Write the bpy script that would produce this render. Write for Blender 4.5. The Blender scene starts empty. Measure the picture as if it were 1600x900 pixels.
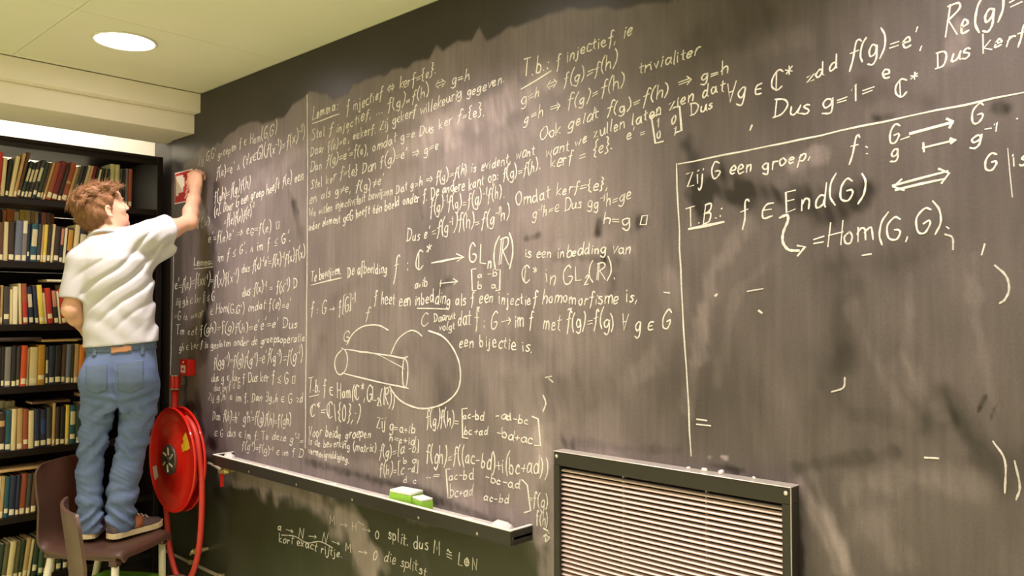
import bpy, bmesh, math, random
import numpy as np
from mathutils import Vector, Matrix
C = bpy.context.scene.collection
sc = bpy.context.scene
R = math.radians
# ---------------------------------------------------------------- camera, world, exposure
CAM = Vector((0.0, -2.0, 1.57))
cd = bpy.data.cameras.new('camera'); cam = bpy.data.objects.new('camera', cd); C.objects.link(cam)
cd.sensor_width = 36.0; cd.lens = 1270.0 / 1600.0 * 36.0; cd.clip_start = 0.02
rt = Vector((0.7266, 0.6871, 0)).normalized(); fh = Vector((-rt.y, rt.x, 0)); pit = math.atan(34 / 1270)
fw = fh * math.cos(pit) + Vector((0, 0, 1)) * math.sin(pit); up = rt.cross(fw)
cam.matrix_world = Matrix(((rt.x, up.x, -fw.x, CAM.x), (rt.y, up.y, -fw.y, CAM.y), (rt.z, up.z, -fw.z, CAM.z), (0, 0, 0, 1)))
sc.camera = cam
w = bpy.data.worlds.new('world'); sc.world = w; w.use_nodes = True
w.node_tree.nodes['Background'].inputs[0].default_value = (1.0, 0.93, 0.8, 1)
w.node_tree.nodes['Background'].inputs[1].default_value = 0.05
sc.view_settings.view_transform = 'Standard'; sc.view_settings.look = 'None'
sc.view_settings.gamma = 1.0; sc.view_settings.use_curve_mapping = False
sc.view_settings.exposure = 0.72
LAMP_GLOW = 14.0              # the glowing face of a ceiling lamp
LAMP_WATT = 7.6               # the light each one throws down
LAMP_COLOUR = (1.0, 0.875, 0.90)
ADDED_STRIP_STRENGTH = 60.0

# ---------------------------------------------------------------- helpers
def srgb(r, g, b):
    f = lambda c: (c / 255 / 12.92) if c <= 10 else ((c / 255 + 0.055) / 1.055) ** 2.4
    return (f(r), f(g), f(b), 1.0)

def mat(name, col, rough=0.6, metal=0.0, var=0.0, scale=30.0, bump=0.0, emit=None, spec=0.5, stretch=None, coat=0.0):
    m = bpy.data.materials.new(name); m.use_nodes = True
    nt = m.node_tree; b = nt.nodes['Principled BSDF']
    col = tuple(col) if len(col) == 4 else tuple(col) + (1.0,)
    b.inputs['Base Color'].default_value = col
    b.inputs['Roughness'].default_value = rough; b.inputs['Metallic'].default_value = metal
    b.inputs['Specular IOR Level'].default_value = spec
    b.inputs['Coat Weight'].default_value = coat
    if var or bump:
        tc = nt.nodes.new('ShaderNodeTexCoord'); mp = nt.nodes.new('ShaderNodeMapping')
        nt.links.new(tc.outputs['Object'], mp.inputs['Vector'])
        if stretch: mp.inputs['Scale'].default_value = stretch
        n = nt.nodes.new('ShaderNodeTexNoise'); n.inputs['Scale'].default_value = scale; n.inputs['Detail'].default_value = 5
        nt.links.new(mp.outputs['Vector'], n.inputs['Vector'])
        if var:
            mx = nt.nodes.new('ShaderNodeMix'); mx.data_type = 'RGBA'
            mx.inputs[6].default_value = tuple(c * (1 - var) for c in col[:3]) + (1,)
            mx.inputs[7].default_value = tuple(min(1, c * (1 + var)) for c in col[:3]) + (1,)
            nt.links.new(n.outputs['Fac'], mx.inputs[0]); nt.links.new(mx.outputs[2], b.inputs['Base Color'])
        if bump:
            bp = nt.nodes.new('ShaderNodeBump'); bp.inputs['Strength'].default_value = bump; bp.inputs['Distance'].default_value = 0.01
            nt.links.new(n.outputs['Fac'], bp.inputs['Height']); nt.links.new(bp.outputs['Normal'], b.inputs['Normal'])
    if emit:
        b.inputs['Emission Color'].default_value = tuple(emit[:3]) + (1,); b.inputs['Emission Strength'].default_value = emit[3]
    return m

def link(name, me, m, parent=None, smooth=False):
    o = bpy.data.objects.new(name, me); C.objects.link(o)
    if m is not None:
        for x in (m if isinstance(m, (list, tuple)) else [m]): me.materials.append(x)
    if smooth: me.polygons.foreach_set('use_smooth', [True] * len(me.polygons))
    if parent is not None: o.parent = parent
    return o

def obj(name, bm, m, parent=None, smooth=False, auto=False):
    bmesh.ops.recalc_face_normals(bm, faces=bm.faces[:])
    me = bpy.data.meshes.new(name); bm.to_mesh(me); bm.free()
    o = link(name, me, m, parent, smooth)
    if auto:
        me.polygons.foreach_set('use_smooth', [True] * len(me.polygons))
        me.set_sharp_from_angle(angle=R(35))
    return o

def pyobj(name, v, f, m, parent=None, smooth=False):
    me = bpy.data.meshes.new(name); me.from_pydata([tuple(map(float, p)) for p in v], [], [tuple(map(int, q)) for q in f]); me.update()
    return link(name, me, m, parent, smooth)

def tag(o, label=None, cat=None, group=None, kind=None):
    if label: o['label'] = label
    if cat: o['category'] = cat
    if group: o['group'] = group
    if kind: o['kind'] = kind
    return o

def thing(name, label, cat, loc=(0, 0, 0), rotz=0.0, group=None):
    o = bpy.data.objects.new(name, None); C.objects.link(o)
    o.location = loc; o.rotation_euler = (0, 0, rotz); o.empty_display_size = 0.1
    return tag(o, label, cat, group)

def box(bm, x0, x1, y0, y1, z0, z1, bev=0.0, seg=1):
    b = bmesh.new()
    bmesh.ops.create_cube(b, size=1.0)
    for v in b.verts:
        v.co = ((x0 + x1) / 2 + v.co.x * (x1 - x0), (y0 + y1) / 2 + v.co.y * (y1 - y0), (z0 + z1) / 2 + v.co.z * (z1 - z0))
    if bev > 0: bmesh.ops.bevel(b, geom=b.edges[:], offset=bev, segments=seg, profile=0.6, affect='EDGES')
    join(bm, b); return bm

def join(bm, b, M=None):
    vs = {}
    for v in b.verts: vs[v] = bm.verts.new(M @ v.co if M else v.co)
    for f in b.faces:
        try: bm.faces.new([vs[v] for v in f.verts])
        except ValueError: pass
    b.free()

def bbox(x0, x1, y0, y1, z0, z1, bev=0.0, seg=1):
    bm = bmesh.new(); return box(bm, x0, x1, y0, y1, z0, z1, bev, seg)

def tube(bm, pts, r, n=10, caps=True, closed=False):
    P = [Vector(p) for p in pts]; rings = []
    rr = r if isinstance(r, (list, tuple)) else [r] * len(P)
    T0 = None; N = None
    for i, p in enumerate(P):
        if closed: t = (P[(i + 1) % len(P)] - P[i - 1])
        else: t = (P[min(i + 1, len(P) - 1)] - P[max(i - 1, 0)])
        t.normalize()
        if N is None:
            N = t.orthogonal().normalized()
        else:
            N = (N - t * N.dot(t)).normalized()
        B = t.cross(N)
        rings.append([bm.verts.new(p + (N * math.cos(2 * math.pi * k / n) + B * math.sin(2 * math.pi * k / n)) * rr[i]) for k in range(n)])
    m = len(P)
    for i in range(m if closed else m - 1):
        a, b = rings[i], rings[(i + 1) % m]
        for k in range(n):
            bm.faces.new((a[k], a[(k + 1) % n], b[(k + 1) % n], b[k]))
    if caps and not closed:
        bm.faces.new(rings[0][::-1]); bm.faces.new(rings[-1])
    return bm

def lathe(bm, prof, n=48, M=None, close=False):
    """profile of (radius, height) turned about z"""
    rings = []
    for r, h in prof:
        if r < 1e-6:
            rings.append([bm.verts.new((M @ Vector((0, 0, h))) if M else (0, 0, h))])
        else:
            q = [Vector((r * math.cos(2 * math.pi * k / n), r * math.sin(2 * math.pi * k / n), h)) for k in range(n)]
            rings.append([bm.verts.new(M @ p if M else p) for p in q])
    pairs = list(zip(rings, rings[1:])) + ([(rings[-1], rings[0])] if close else [])
    for a, b in pairs:
        for k in range(n):
            k2 = (k + 1) % n
            if len(a) == 1 and len(b) == 1: continue
            if len(a) == 1: bm.faces.new((a[0], b[k], b[k2]))
            elif len(b) == 1: bm.faces.new((a[k], a[k2], b[0]))
            else: bm.faces.new((a[k], a[k2], b[k2], b[k]))
    return bm

def catmull(pts, sub, closed=False):
    P = [np.array(p, float) for p in pts]
    if len(P) < 3: return P
    out = []; n = len(P)
    for i in range(n if closed else n - 1):
        p1, p2 = P[i], P[(i + 1) % n]
        p0 = P[i - 1] if (i > 0 or closed) else 2 * p1 - p2
        p3 = P[(i + 2) % n] if (i + 2 < n or closed) else 2 * p2 - p1
        for k in range(sub):
            t = k / sub
            out.append(0.5 * ((2 * p1) + (p2 - p0) * t + (2 * p0 - 5 * p1 + 4 * p2 - p3) * t * t + (3 * p1 - p0 - 3 * p2 + p3) * t ** 3))
    out.append(P[0] if closed else P[-1])
    return out

def vnoise(x, z, seed):
    """smooth value noise in two dimensions"""
    xi = np.floor(x).astype(np.int64); zi = np.floor(z).astype(np.int64)
    fx = x - xi; fz = z - zi
    fx = fx * fx * (3 - 2 * fx); fz = fz * fz * (3 - 2 * fz)
    def hsh(a, b):
        n = (a * 374761393 + b * 668265263 + seed * 974634777) & 0xffffffff
        n = ((n ^ (n >> 13)) * 1274126177) & 0xffffffff
        return ((n ^ (n >> 16)) & 0xffff) / 65535.0
    a = hsh(xi, zi); b = hsh(xi + 1, zi); c = hsh(xi, zi + 1); d = hsh(xi + 1, zi + 1)
    return (a * (1 - fx) + b * fx) * (1 - fz) + (c * (1 - fx) + d * fx) * fz
TEXT=[
 ("Zij G,G' groepen f \u2208 Hom(G,G')",-4.209,2.346,-3.403,2.398,0.0481,0.0510,0.6),
 ("f(e)=e' \u2227 (\u2200x\u2208G)(f(x^-1^)=f(x)^-1^)",-4.005,2.248,-3.164,2.339,0.0499,0.0574,0.7),
 ('f(gh)=f(g)f(h)',-4.023,2.129,-3.649,2.168,0.0566,0.0563,0.8),
 ('(e). Door G een groep heeft f(e) een',-4.022,2.056,-3.177,2.162,0.0533,0.0460,0.9),
 ('=f(e)f(e)f(e)^-1^',-3.917,1.989,-3.610,2.036,0.0556,0.0528,0.8),
 ("e'=f(e)e' \u21d2 e_G'_=f(e) \u25a1",-4.090,1.920,-3.374,1.948,0.0471,0.0506,0.8),
 ('f(x)^-1^ f(x)',-4.472,2.006,-4.056,2.018,0.0429,0.0435,0.5),
 ("im f \u2264 G', \u2227 im f \u2264 G'.",-3.982,1.821,-3.280,1.880,0.0495,0.0526,0.9),
 ('Lemma:',-4.249,1.804,-4.031,1.810,0.0448,0.0399,1),
 ("dus f(x)^-1^e'=f(x)^-1^f(x)f(x)",-3.729,1.753,-3.157,1.804,0.0475,0.0486,0.9),
 ("e'=f(e)=f(xx^-1^)=f(x)f(x^-1^)",-4.480,1.684,-3.754,1.710,0.0571,0.0604,0.8),
 ('dus f(x)^-1^ = f(x^-1^) D',-3.727,1.640,-3.218,1.668,0.0474,0.0491,0.9),
 ('Zij g,h \u2208 ker f \u2264 G',-4.462,1.591,-4.006,1.620,0.0462,0.0430,0.6),
 ('=G is, waar',-4.476,1.513,-4.132,1.533,0.0463,0.0439,0.6),
 ("\u2208 Hom(G,G') ondat f(e)=e'",-4.060,1.543,-3.270,1.579,0.0467,0.0466,0.8),
 ("Tm eet f(gh)=f(g)f(h)=e'e'=e' Dus",-4.457,1.428,-3.216,1.492,0.0462,0.0461,0.8),
 ('gh \u2208 ker f is gesloten onder de groepsoperatie',-4.416,1.348,-3.152,1.431,0.0388,0.0398,0.8),
 ("f(gg^-1^)=f(g)f(g^-1^)=e'f(g^-1^)=f(g^-1^)",-4.013,1.272,-3.172,1.347,0.0529,0.0571,0.8),
 ('dus g \u2208 ker f Dus ker f \u2264 G \u25a1',-4.039,1.202,-3.234,1.238,0.0432,0.0491,0.8),
 ('dus kerf \u2264 G',-4.010,1.151,-3.732,1.179,0.0363,0.0347,0.6),
 ("Zij g',h' \u2208 im f. Dan \u2203g,h \u2208 G zd",-4.072,1.100,-3.165,1.157,0.0400,0.0455,0.8),
 ("Dan f(h)=h'  g'h'=f(g)f(h)=f(gh)",-4.021,1.001,-3.263,1.046,0.0463,0.0493,0.8),
 ("\u2208 G dus \u2208 im f. Te deze g'^-1^=",-3.998,0.922,-3.162,0.976,0.0428,0.0426,0.8),
 ('f(g^-1^)=f(g)^-1^ \u2208 im f D',-3.714,0.886,-3.167,0.911,0.0377,0.0341,0.7),
 ('Lemma:',-3.118,2.413,-2.912,2.424,0.0541,0.0493,0.9),
 ('f injectief \u21d4 kerf={e}.',-2.856,2.398,-2.280,2.456,0.0541,0.0407,0.7),
 ('Stel f injectief, ... f(g)=f(h) \u21d4 g=h',-3.122,2.316,-2.093,2.402,0.0427,0.0413,0.7),
 ("Daar f(e)=e', e\u2208kerf. Zij g\u2208kerf willekeurig gegeven.",-3.126,2.248,-1.922,2.355,0.0427,0.0374,0.7),
 ("Dan f(g)=e'=f(e), omdat g=e Dus ker f={e}.",-3.126,2.185,-2.021,2.259,0.0427,0.0383,0.75),
 ("Stel ker f={e} Dan f(g)=e' \u21d2 g=e",-3.125,2.108,-2.258,2.169,0.0427,0.0428,0.8),
 ("en als g\u2260e, f(g)\u2260e'",-3.134,2.046,-2.587,2.075,0.0427,0.0434,0.8),
 ('We willen injectiviteit bewijzen Dat g=h \u21d2 f(g)=f(h) is evident, want',-3.133,1.983,-1.781,2.080,0.0370,0.0381,0.85),
 ('ieder element g\u2208G heeft \xe9\xe9n beeld onder f. De andere kant op: f(g)=f(h).',-3.138,1.923,-1.758,2.031,0.0370,0.0421,0.9),
 ('f(g)^-1^f(g)=f(g)^-1^f(h).',-2.315,1.928,-1.921,1.955,0.0505,0.0460,0.8),
 ("Dus e'=f(g^-1^)f(h)=f(g^-1^h)",-2.454,1.832,-1.897,1.879,0.0495,0.0479,0.9),
 ('Omdat kerf={e},',-1.876,1.925,-1.483,1.945,0.0455,0.0352,0.9),
 ('g^-1^h=e Dus gg^-1^h=ge',-1.798,1.876,-1.398,1.896,0.0382,0.0381,0.85),
 ('h=g \u25a1',-1.507,1.839,-1.337,1.815,0.0314,0.0449,0.9),
 ('Te bewijzen.',-3.115,1.695,-2.882,1.719,0.0481,0.0433,0.9),
 ('De afbeelding',-2.840,1.712,-2.568,1.720,0.0483,0.0431,0.9),
 ('f  :',-2.532,1.701,-2.434,1.728,0.0805,0.0591,0.9),
 ('\u2102*',-2.396,1.716,-2.310,1.738,0.0733,0.0671,0.95),
 ('GL_n_(\u211d)',-2.102,1.734,-1.879,1.730,0.0731,0.0822,0.95),
 ('is een inbedding van',-1.832,1.741,-1.399,1.741,0.0342,0.0362,0.9),
 ('a+ib',-2.403,1.651,-2.328,1.659,0.0318,0.0313,0.85),
 ('a -b',-2.059,1.683,-1.958,1.687,0.0249,0.0265,0.9),
 ('b  a',-2.059,1.642,-1.964,1.645,0.0271,0.0221,0.9),
 ('\u2102* in GL_2_(\u211d).',-1.847,1.658,-1.450,1.661,0.0579,0.0502,0.95),
 ('f : G \u2192 f[G]^-1^',-3.113,1.545,-2.780,1.570,0.0509,0.0635,0.8),
 ('f heet een inbedding als f een injectief homomorfisme is,',-2.655,1.591,-1.377,1.589,0.0542,0.0397,0.9),
 ('Daaruit',-2.291,1.530,-2.169,1.533,0.0310,0.0301,0.8),
 ('volgt',-2.262,1.497,-2.172,1.501,0.0284,0.0278,0.8),
 ('dat f\u0303 : G \u2192 im f  met f\u0303(g)=f(g) \u2200 g \u2208 G',-2.162,1.508,-1.267,1.512,0.0578,0.0494,0.95),
 ('een bijectie is.',-2.155,1.439,-1.793,1.435,0.0461,0.0422,0.9),
 ('C',-2.368,1.505,-2.317,1.513,0.0485,0.0479,0.8),
 ('f',-2.714,1.523,-2.671,1.529,0.0522,0.0518,0.8),
 ('G',-2.870,1.433,-2.824,1.431,0.0458,0.0400,0.7),
 ('T.b. f \u2208 Hom(\u2102*,GL_2_(\u211d))',-3.129,1.208,-2.517,1.196,0.0622,0.0599,0.9),
 ('\u2102*=\u2102\\{0},\xb7)',-3.118,1.096,-2.741,1.120,0.0592,0.0628,0.9),
 ('Voor beide groepen',-3.127,1.011,-2.668,1.050,0.0480,0.0386,0.9),
 ('is de bewerking (matrix)',-3.126,0.975,-2.634,1.000,0.0367,0.0358,0.85),
 ('vermenigvuldiging.',-3.126,0.936,-2.820,0.936,0.0339,0.0319,0.85),
 ('Zij g=a+ib',-2.638,1.094,-2.393,1.104,0.0538,0.0316,0.9),
 ('h=c+id',-2.556,1.052,-2.392,1.058,0.0327,0.0315,0.85),
 ('f(g)=[a -b]',-2.621,0.984,-2.370,1.034,0.0459,0.0386,0.85),
 ('b a',-2.468,0.978,-2.384,0.989,0.0247,0.0242,0.85),
 ('f(h)=[c -d]',-2.616,0.914,-2.373,0.957,0.0458,0.0386,0.85),
 ('d c',-2.468,0.902,-2.384,0.915,0.0246,0.0242,0.85),
 ('f(g)f(h)=',-2.333,1.139,-2.151,1.147,0.0551,0.0506,0.9),
 ('ac-bd',-2.131,1.179,-2.023,1.184,0.0297,0.0312,0.9),
 ('-ad-bc',-1.967,1.196,-1.813,1.189,0.0286,0.0275,0.9),
 ('bc+ad',-2.127,1.127,-1.998,1.134,0.0320,0.0310,0.9),
 ('-bd+ac',-1.964,1.137,-1.793,1.130,0.0330,0.0316,0.9),
 ('f(gh)=f((ac-bd)+i(bc+ad))',-2.333,1.010,-1.726,1.027,0.0598,0.0578,0.95),
 ('..=',-2.336,0.938,-2.246,0.949,0.0335,0.0328,0.8),
 ('ac-bd',-2.208,0.956,-2.074,0.971,0.0326,0.0360,0.9),
 ('-bc-ad',-2.020,0.981,-1.847,0.969,0.0289,0.0320,0.9),
 ('bc+ad',-2.201,0.897,-2.077,0.912,0.0394,0.0406,0.9),
 ('ac-bd',-2.029,0.907,-1.897,0.921,0.0312,0.0323,0.9),
 ('=f(g)',-1.816,0.932,-1.727,0.932,0.0422,0.0454,0.85),
 ('f(h)',-1.782,0.875,-1.727,0.873,0.0419,0.0413,0.85),
 ('T.b.:',-1.841,2.346,-1.716,2.363,0.0733,0.0564,0.9),
 ('f injectief, ie',-1.694,2.355,-1.391,2.398,0.0415,0.0364,0.8),
 ('g=h \u21d4 f(g)=f(h)',-1.847,2.264,-1.448,2.314,0.0388,0.0427,0.85),
 ('g=h \u21d2 f(g)=f(h)',-1.838,2.194,-1.417,2.243,0.0387,0.0423,0.85),
 ('trivialiter',-1.373,2.267,-1.167,2.289,0.0323,0.0340,0.8),
 ('Ook geldt f(g)=f(h) \u21d2 g=h',-1.766,2.129,-1.073,2.216,0.0380,0.0348,0.9),
 ('want we zullen laten zien dat',-1.741,2.067,-1.089,2.172,0.0356,0.0367,0.9),
 ('kerf = {e}.',-1.719,2.028,-1.463,2.060,0.0417,0.0409,0.9),
 ("e' =",-1.420,2.077,-1.343,2.081,0.0346,0.0339,0.85),
 ('1  0',-1.311,2.099,-1.242,2.107,0.0261,0.0256,0.9),
 ('0  1',-1.312,2.067,-1.243,2.074,0.0242,0.0237,0.9),
 ('Dus',-1.201,2.117,-1.124,2.125,0.0343,0.0282,0.9),
 ('\u2200g \u2208 \u2102*',-1.089,2.125,-0.896,2.150,0.0454,0.0525,0.95),
 ('zdd',-0.867,2.147,-0.776,2.169,0.0325,0.0410,0.9),
 ("f(g)=e',",-0.758,2.165,-0.580,2.184,0.0532,0.0441,0.95),
 ('Re(g)=',-0.545,2.190,-0.384,2.209,0.0653,0.0601,1),
 ('Dus g=1=',-0.957,2.066,-0.692,2.085,0.0451,0.0382,0.95),
 ('e',-0.678,2.112,-0.651,2.114,0.0487,0.0482,0.95),
 ('\u2102*',-0.650,2.070,-0.596,2.079,0.0422,0.0384,0.95),
 ('Dus kerf',-0.563,2.122,-0.381,2.142,0.0380,0.0354,0.95),
 ('Zij G een groep,',-1.214,1.919,-0.849,1.953,0.0470,0.0322,0.95),
 ('f :',-0.762,1.940,-0.705,1.949,0.0532,0.0460,0.95),
 ('G',-0.667,1.957,-0.638,1.962,0.0424,0.0419,0.95),
 ('g',-0.663,1.925,-0.640,1.928,0.0332,0.0329,0.95),
 ('G',-0.494,1.983,-0.465,1.985,0.0398,0.0393,0.95),
 ('g^-1^',-0.493,1.942,-0.436,1.947,0.0340,0.0333,0.95),
 ('.',-0.404,1.977,-0.400,1.978,0.0192,0.0192,0.9),
 ('G is',-0.470,1.872,-0.378,1.879,0.0393,0.0379,0.95),
 ('T.B.:',-1.213,1.808,-1.097,1.821,0.0596,0.0558,1),
 ('f \u2208 End(G)',-1.050,1.807,-0.714,1.834,0.0618,0.0584,1),
 ('=Hom(G,G).',-0.855,1.718,-0.532,1.754,0.0515,0.0545,1),
 ('a \u2192 N \u2192 N \u2192 M \u2192 0',-3.377,0.556,-2.618,0.575,0.0413,0.0406,0.7),
 ('kort exact rijtje.',-3.365,0.509,-2.861,0.535,0.0382,0.0374,0.7),
 ('M \u2192 H \u2192 0',-2.960,0.660,-2.610,0.662,0.0382,0.0355,0.55),
 ('split. dus M \u2245 L\u2295N',-2.558,0.677,-2.045,0.660,0.0502,0.0491,0.75),
 ('die splitst',-2.585,0.582,-2.324,0.580,0.0429,0.0405,0.65),
]
DRAW=[
 ([(-3.156,2.534),(-3.147,2.239),(-3.146,1.724),(-3.150,1.269),(-3.152,0.958)],0.95,0.75,0),
 ([(-4.498,2.086),(-4.498,1.763),(-4.514,1.441),(-4.523,1.155)],0.8,0.5,0),
 ([(-1.245,1.986),(-1.240,1.850),(-1.231,1.632),(-1.214,1.362),(-1.203,1.163)],0.85,0.75,0),
 ([(-1.239,1.985),(-0.882,2.003),(-0.621,2.020),(-0.387,2.033)],0.9,0.75,0),
 ([(-3.108,2.397),(-2.907,2.406)],1,0.9,0),
 ([(-4.241,1.790),(-4.037,1.793)],1,0.9,0),
 ([(-1.847,2.314),(-1.716,2.349)],1.1,0.95,0),
 ([(-3.114,1.678),(-2.882,1.705)],1,0.9,0),
 ([(-1.205,1.797),(-1.098,1.809)],1.5,1,0),
 ([(-2.387,1.575),(-2.213,1.572)],1,0.8,0),
 ([(-3.119,1.186),(-3.049,1.200)],1,0.8,0),
 ([(-2.303,1.745),(-2.129,1.758)],1.3,0.95,0),
 ([(-2.166,1.772),(-2.129,1.758),(-2.162,1.746)],1.2,0.95,0),
 ([(-2.256,1.667),(-2.162,1.672)],1,0.9,0),
 ([(-2.252,1.679),(-2.256,1.655)],1,0.9,0),
 ([(-2.183,1.682),(-2.162,1.672),(-2.179,1.663)],1,0.9,0),
 ([(-2.066,1.715),(-2.089,1.713),(-2.085,1.638),(-2.066,1.638)],1.1,0.9,0),
 ([(-1.964,1.707),(-1.946,1.708),(-1.949,1.638),(-1.967,1.636)],1.1,0.9,0),
 ([(-2.869,1.406),(-2.916,1.374),(-2.929,1.336),(-2.910,1.302),(-2.878,1.298),(-2.846,1.324),(-2.837,1.367),(-2.851,1.398),(-2.879,1.408)],1,0.9,1),
 ([(-2.851,1.404),(-2.696,1.396),(-2.550,1.389),(-2.471,1.382),(-2.443,1.390)],1.1,0.9,0),
 ([(-2.873,1.304),(-2.717,1.289),(-2.570,1.277),(-2.439,1.268)],1.1,0.9,0),
 ([(-2.459,1.385),(-2.443,1.358),(-2.443,1.309),(-2.454,1.272),(-2.470,1.283),(-2.474,1.332),(-2.467,1.375),(-2.455,1.383)],1,0.9,1),
 ([(-2.709,1.401),(-2.611,1.386),(-2.530,1.362),(-2.463,1.343)],0.8,0.5,0),
 ([(-2.842,1.425),(-2.797,1.472),(-2.727,1.502),(-2.633,1.508),(-2.563,1.489)],1.1,0.9,1),
 ([(-2.546,1.396),(-2.502,1.455),(-2.432,1.489),(-2.387,1.485),(-2.361,1.471)],1,0.9,1),
 ([(-2.320,1.491),(-2.241,1.471),(-2.179,1.422),(-2.148,1.361),(-2.154,1.291),(-2.205,1.242),(-2.283,1.210),(-2.374,1.197),(-2.470,1.212),(-2.525,1.240),(-2.553,1.268)],1.2,0.95,1),
 ([(-2.111,1.219),(-2.137,1.215),(-2.134,1.113),(-2.107,1.113)],1.1,0.9,0),
 ([(-1.798,1.218),(-1.773,1.212),(-1.762,1.126),(-1.787,1.125)],1.2,0.9,0),
 ([(-2.201,0.992),(-2.222,0.989),(-2.211,0.887),(-2.191,0.890)],1.1,0.9,0),
 ([(-1.844,1.004),(-1.821,0.990),(-1.807,0.909),(-1.833,0.898)],1.2,0.9,0),
 ([(-1.749,0.861),(-1.727,0.853),(-1.749,0.836),(-1.724,0.837),(-1.743,0.821),(-1.729,0.856)],1,0.8,1),
 ([(-1.298,2.138),(-1.329,2.136),(-1.316,2.055),(-1.290,2.057)],1.3,0.9,0),
 ([(-1.253,2.149),(-1.234,2.150),(-1.228,2.079),(-1.247,2.076)],1.3,0.9,0),
 ([(-0.617,1.979),(-0.529,1.991)],1.6,1,0),
 ([(-0.539,2.000),(-0.528,1.993),(-0.534,1.981)],1.5,1,0),
 ([(-0.590,1.942),(-0.524,1.950)],1.4,1,0),
 ([(-0.590,1.952),(-0.589,1.934)],1.4,1,0),
 ([(-0.532,1.954),(-0.523,1.950),(-0.531,1.945)],1.6,1,0),
 ([(-0.638,1.968),(-0.621,1.972)],1,0.6,0),
 ([(-0.657,1.862),(-0.541,1.882)],1.3,0.95,0),
 ([(-0.651,1.851),(-0.549,1.865)],1.3,0.95,0),
 ([(-0.639,1.874),(-0.657,1.859),(-0.634,1.849)],1.3,0.95,0),
 ([(-0.557,1.889),(-0.537,1.877),(-0.552,1.857)],1.3,0.95,0),
 ([(-0.937,1.808),(-0.918,1.813),(-0.916,1.798),(-0.928,1.771),(-0.930,1.745),(-0.915,1.724),(-0.888,1.720)],1.3,1,1),
 ([(-0.890,1.733),(-0.871,1.729),(-0.890,1.708)],1.3,1,0),
 ([(-0.449,1.666),(-0.428,1.642),(-0.423,1.614),(-0.431,1.592),(-0.441,1.584)],0.9,0.55,1),
 ([(-1.029,1.619),(-0.986,1.625)],0.9,0.6,0),
 ([(-1.184,1.266),(-1.154,1.265)],1,0.75,0),
 ([(-1.184,1.252),(-1.142,1.252)],1,0.75,0),
 ([(-0.807,1.368),(-0.779,1.380),(-0.775,1.405)],0.8,0.5,1),
 ([(-0.729,1.701),(-0.710,1.703)],1,0.6,0),
 ([(-0.547,1.740),(-0.532,1.731),(-0.531,1.705)],0.8,0.55,1),
 ([(-0.421,1.917),(-0.418,1.867),(-0.414,1.812)],0.6,0.5,0),
 ([(-0.468,1.713),(-0.474,1.691)],1,0.7,0),
 ([(-1.120,1.612),(-1.124,1.609)],1.5,0.8,0),
 ([(-0.997,1.567),(-0.990,1.562)],1.3,0.8,0),
 ([(-0.458,1.285),(-0.436,1.246),(-0.437,1.178)],0.8,0.45,1),
 ([(-0.418,1.248),(-0.409,1.196),(-0.416,1.167)],0.8,0.45,1),
 ([(-0.595,1.233),(-0.568,1.235)],1.2,0.7,0),
 ([(-1.751,1.291),(-1.740,1.267),(-1.751,1.239)],1.1,0.8,1),
 ([(-1.740,1.350),(-1.715,1.355)],1,0.6,0),
 ([(-1.726,1.346),(-1.710,1.337)],1,0.6,0),
 ([(-1.288,1.620),(-1.271,1.618)],1.1,0.7,0),
 ([(-1.013,2.060),(-1.018,2.049)],1.2,0.8,0),
 ([(-2.755,0.705),(-2.720,0.698)],1,0.6,0),
 ([(-3.343,0.539),(-3.235,0.554),(-3.131,0.545),(-3.032,0.570),(-2.936,0.562)],0.9,0.6,1),
]
EDGE=[(-4.585,2.239),(-4.401,2.356),(-4.285,2.394),(-4.233,2.412),(-4.159,2.453),(-4.086,2.416),(-3.960,2.435),(-3.730,2.489),(-3.667,2.488),(-3.503,2.462),(-3.354,2.460),(-3.277,2.512),(-3.140,2.537),(-3.004,2.509),(-2.955,2.473),(-2.847,2.472),(-2.807,2.519),(-2.726,2.511),(-2.557,2.517),(-2.324,2.516),(-2.281,2.558),(-2.245,2.523),(-2.158,2.551),(-2.090,2.540),(-2.054,2.576),(-2.015,2.521),(-1.922,2.533),(-1.803,2.541),(-1.691,2.534),(-1.611,2.526),(-1.368,2.471),(-1.257,2.461),(-1.056,2.461),(-0.272,2.359)]
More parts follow.
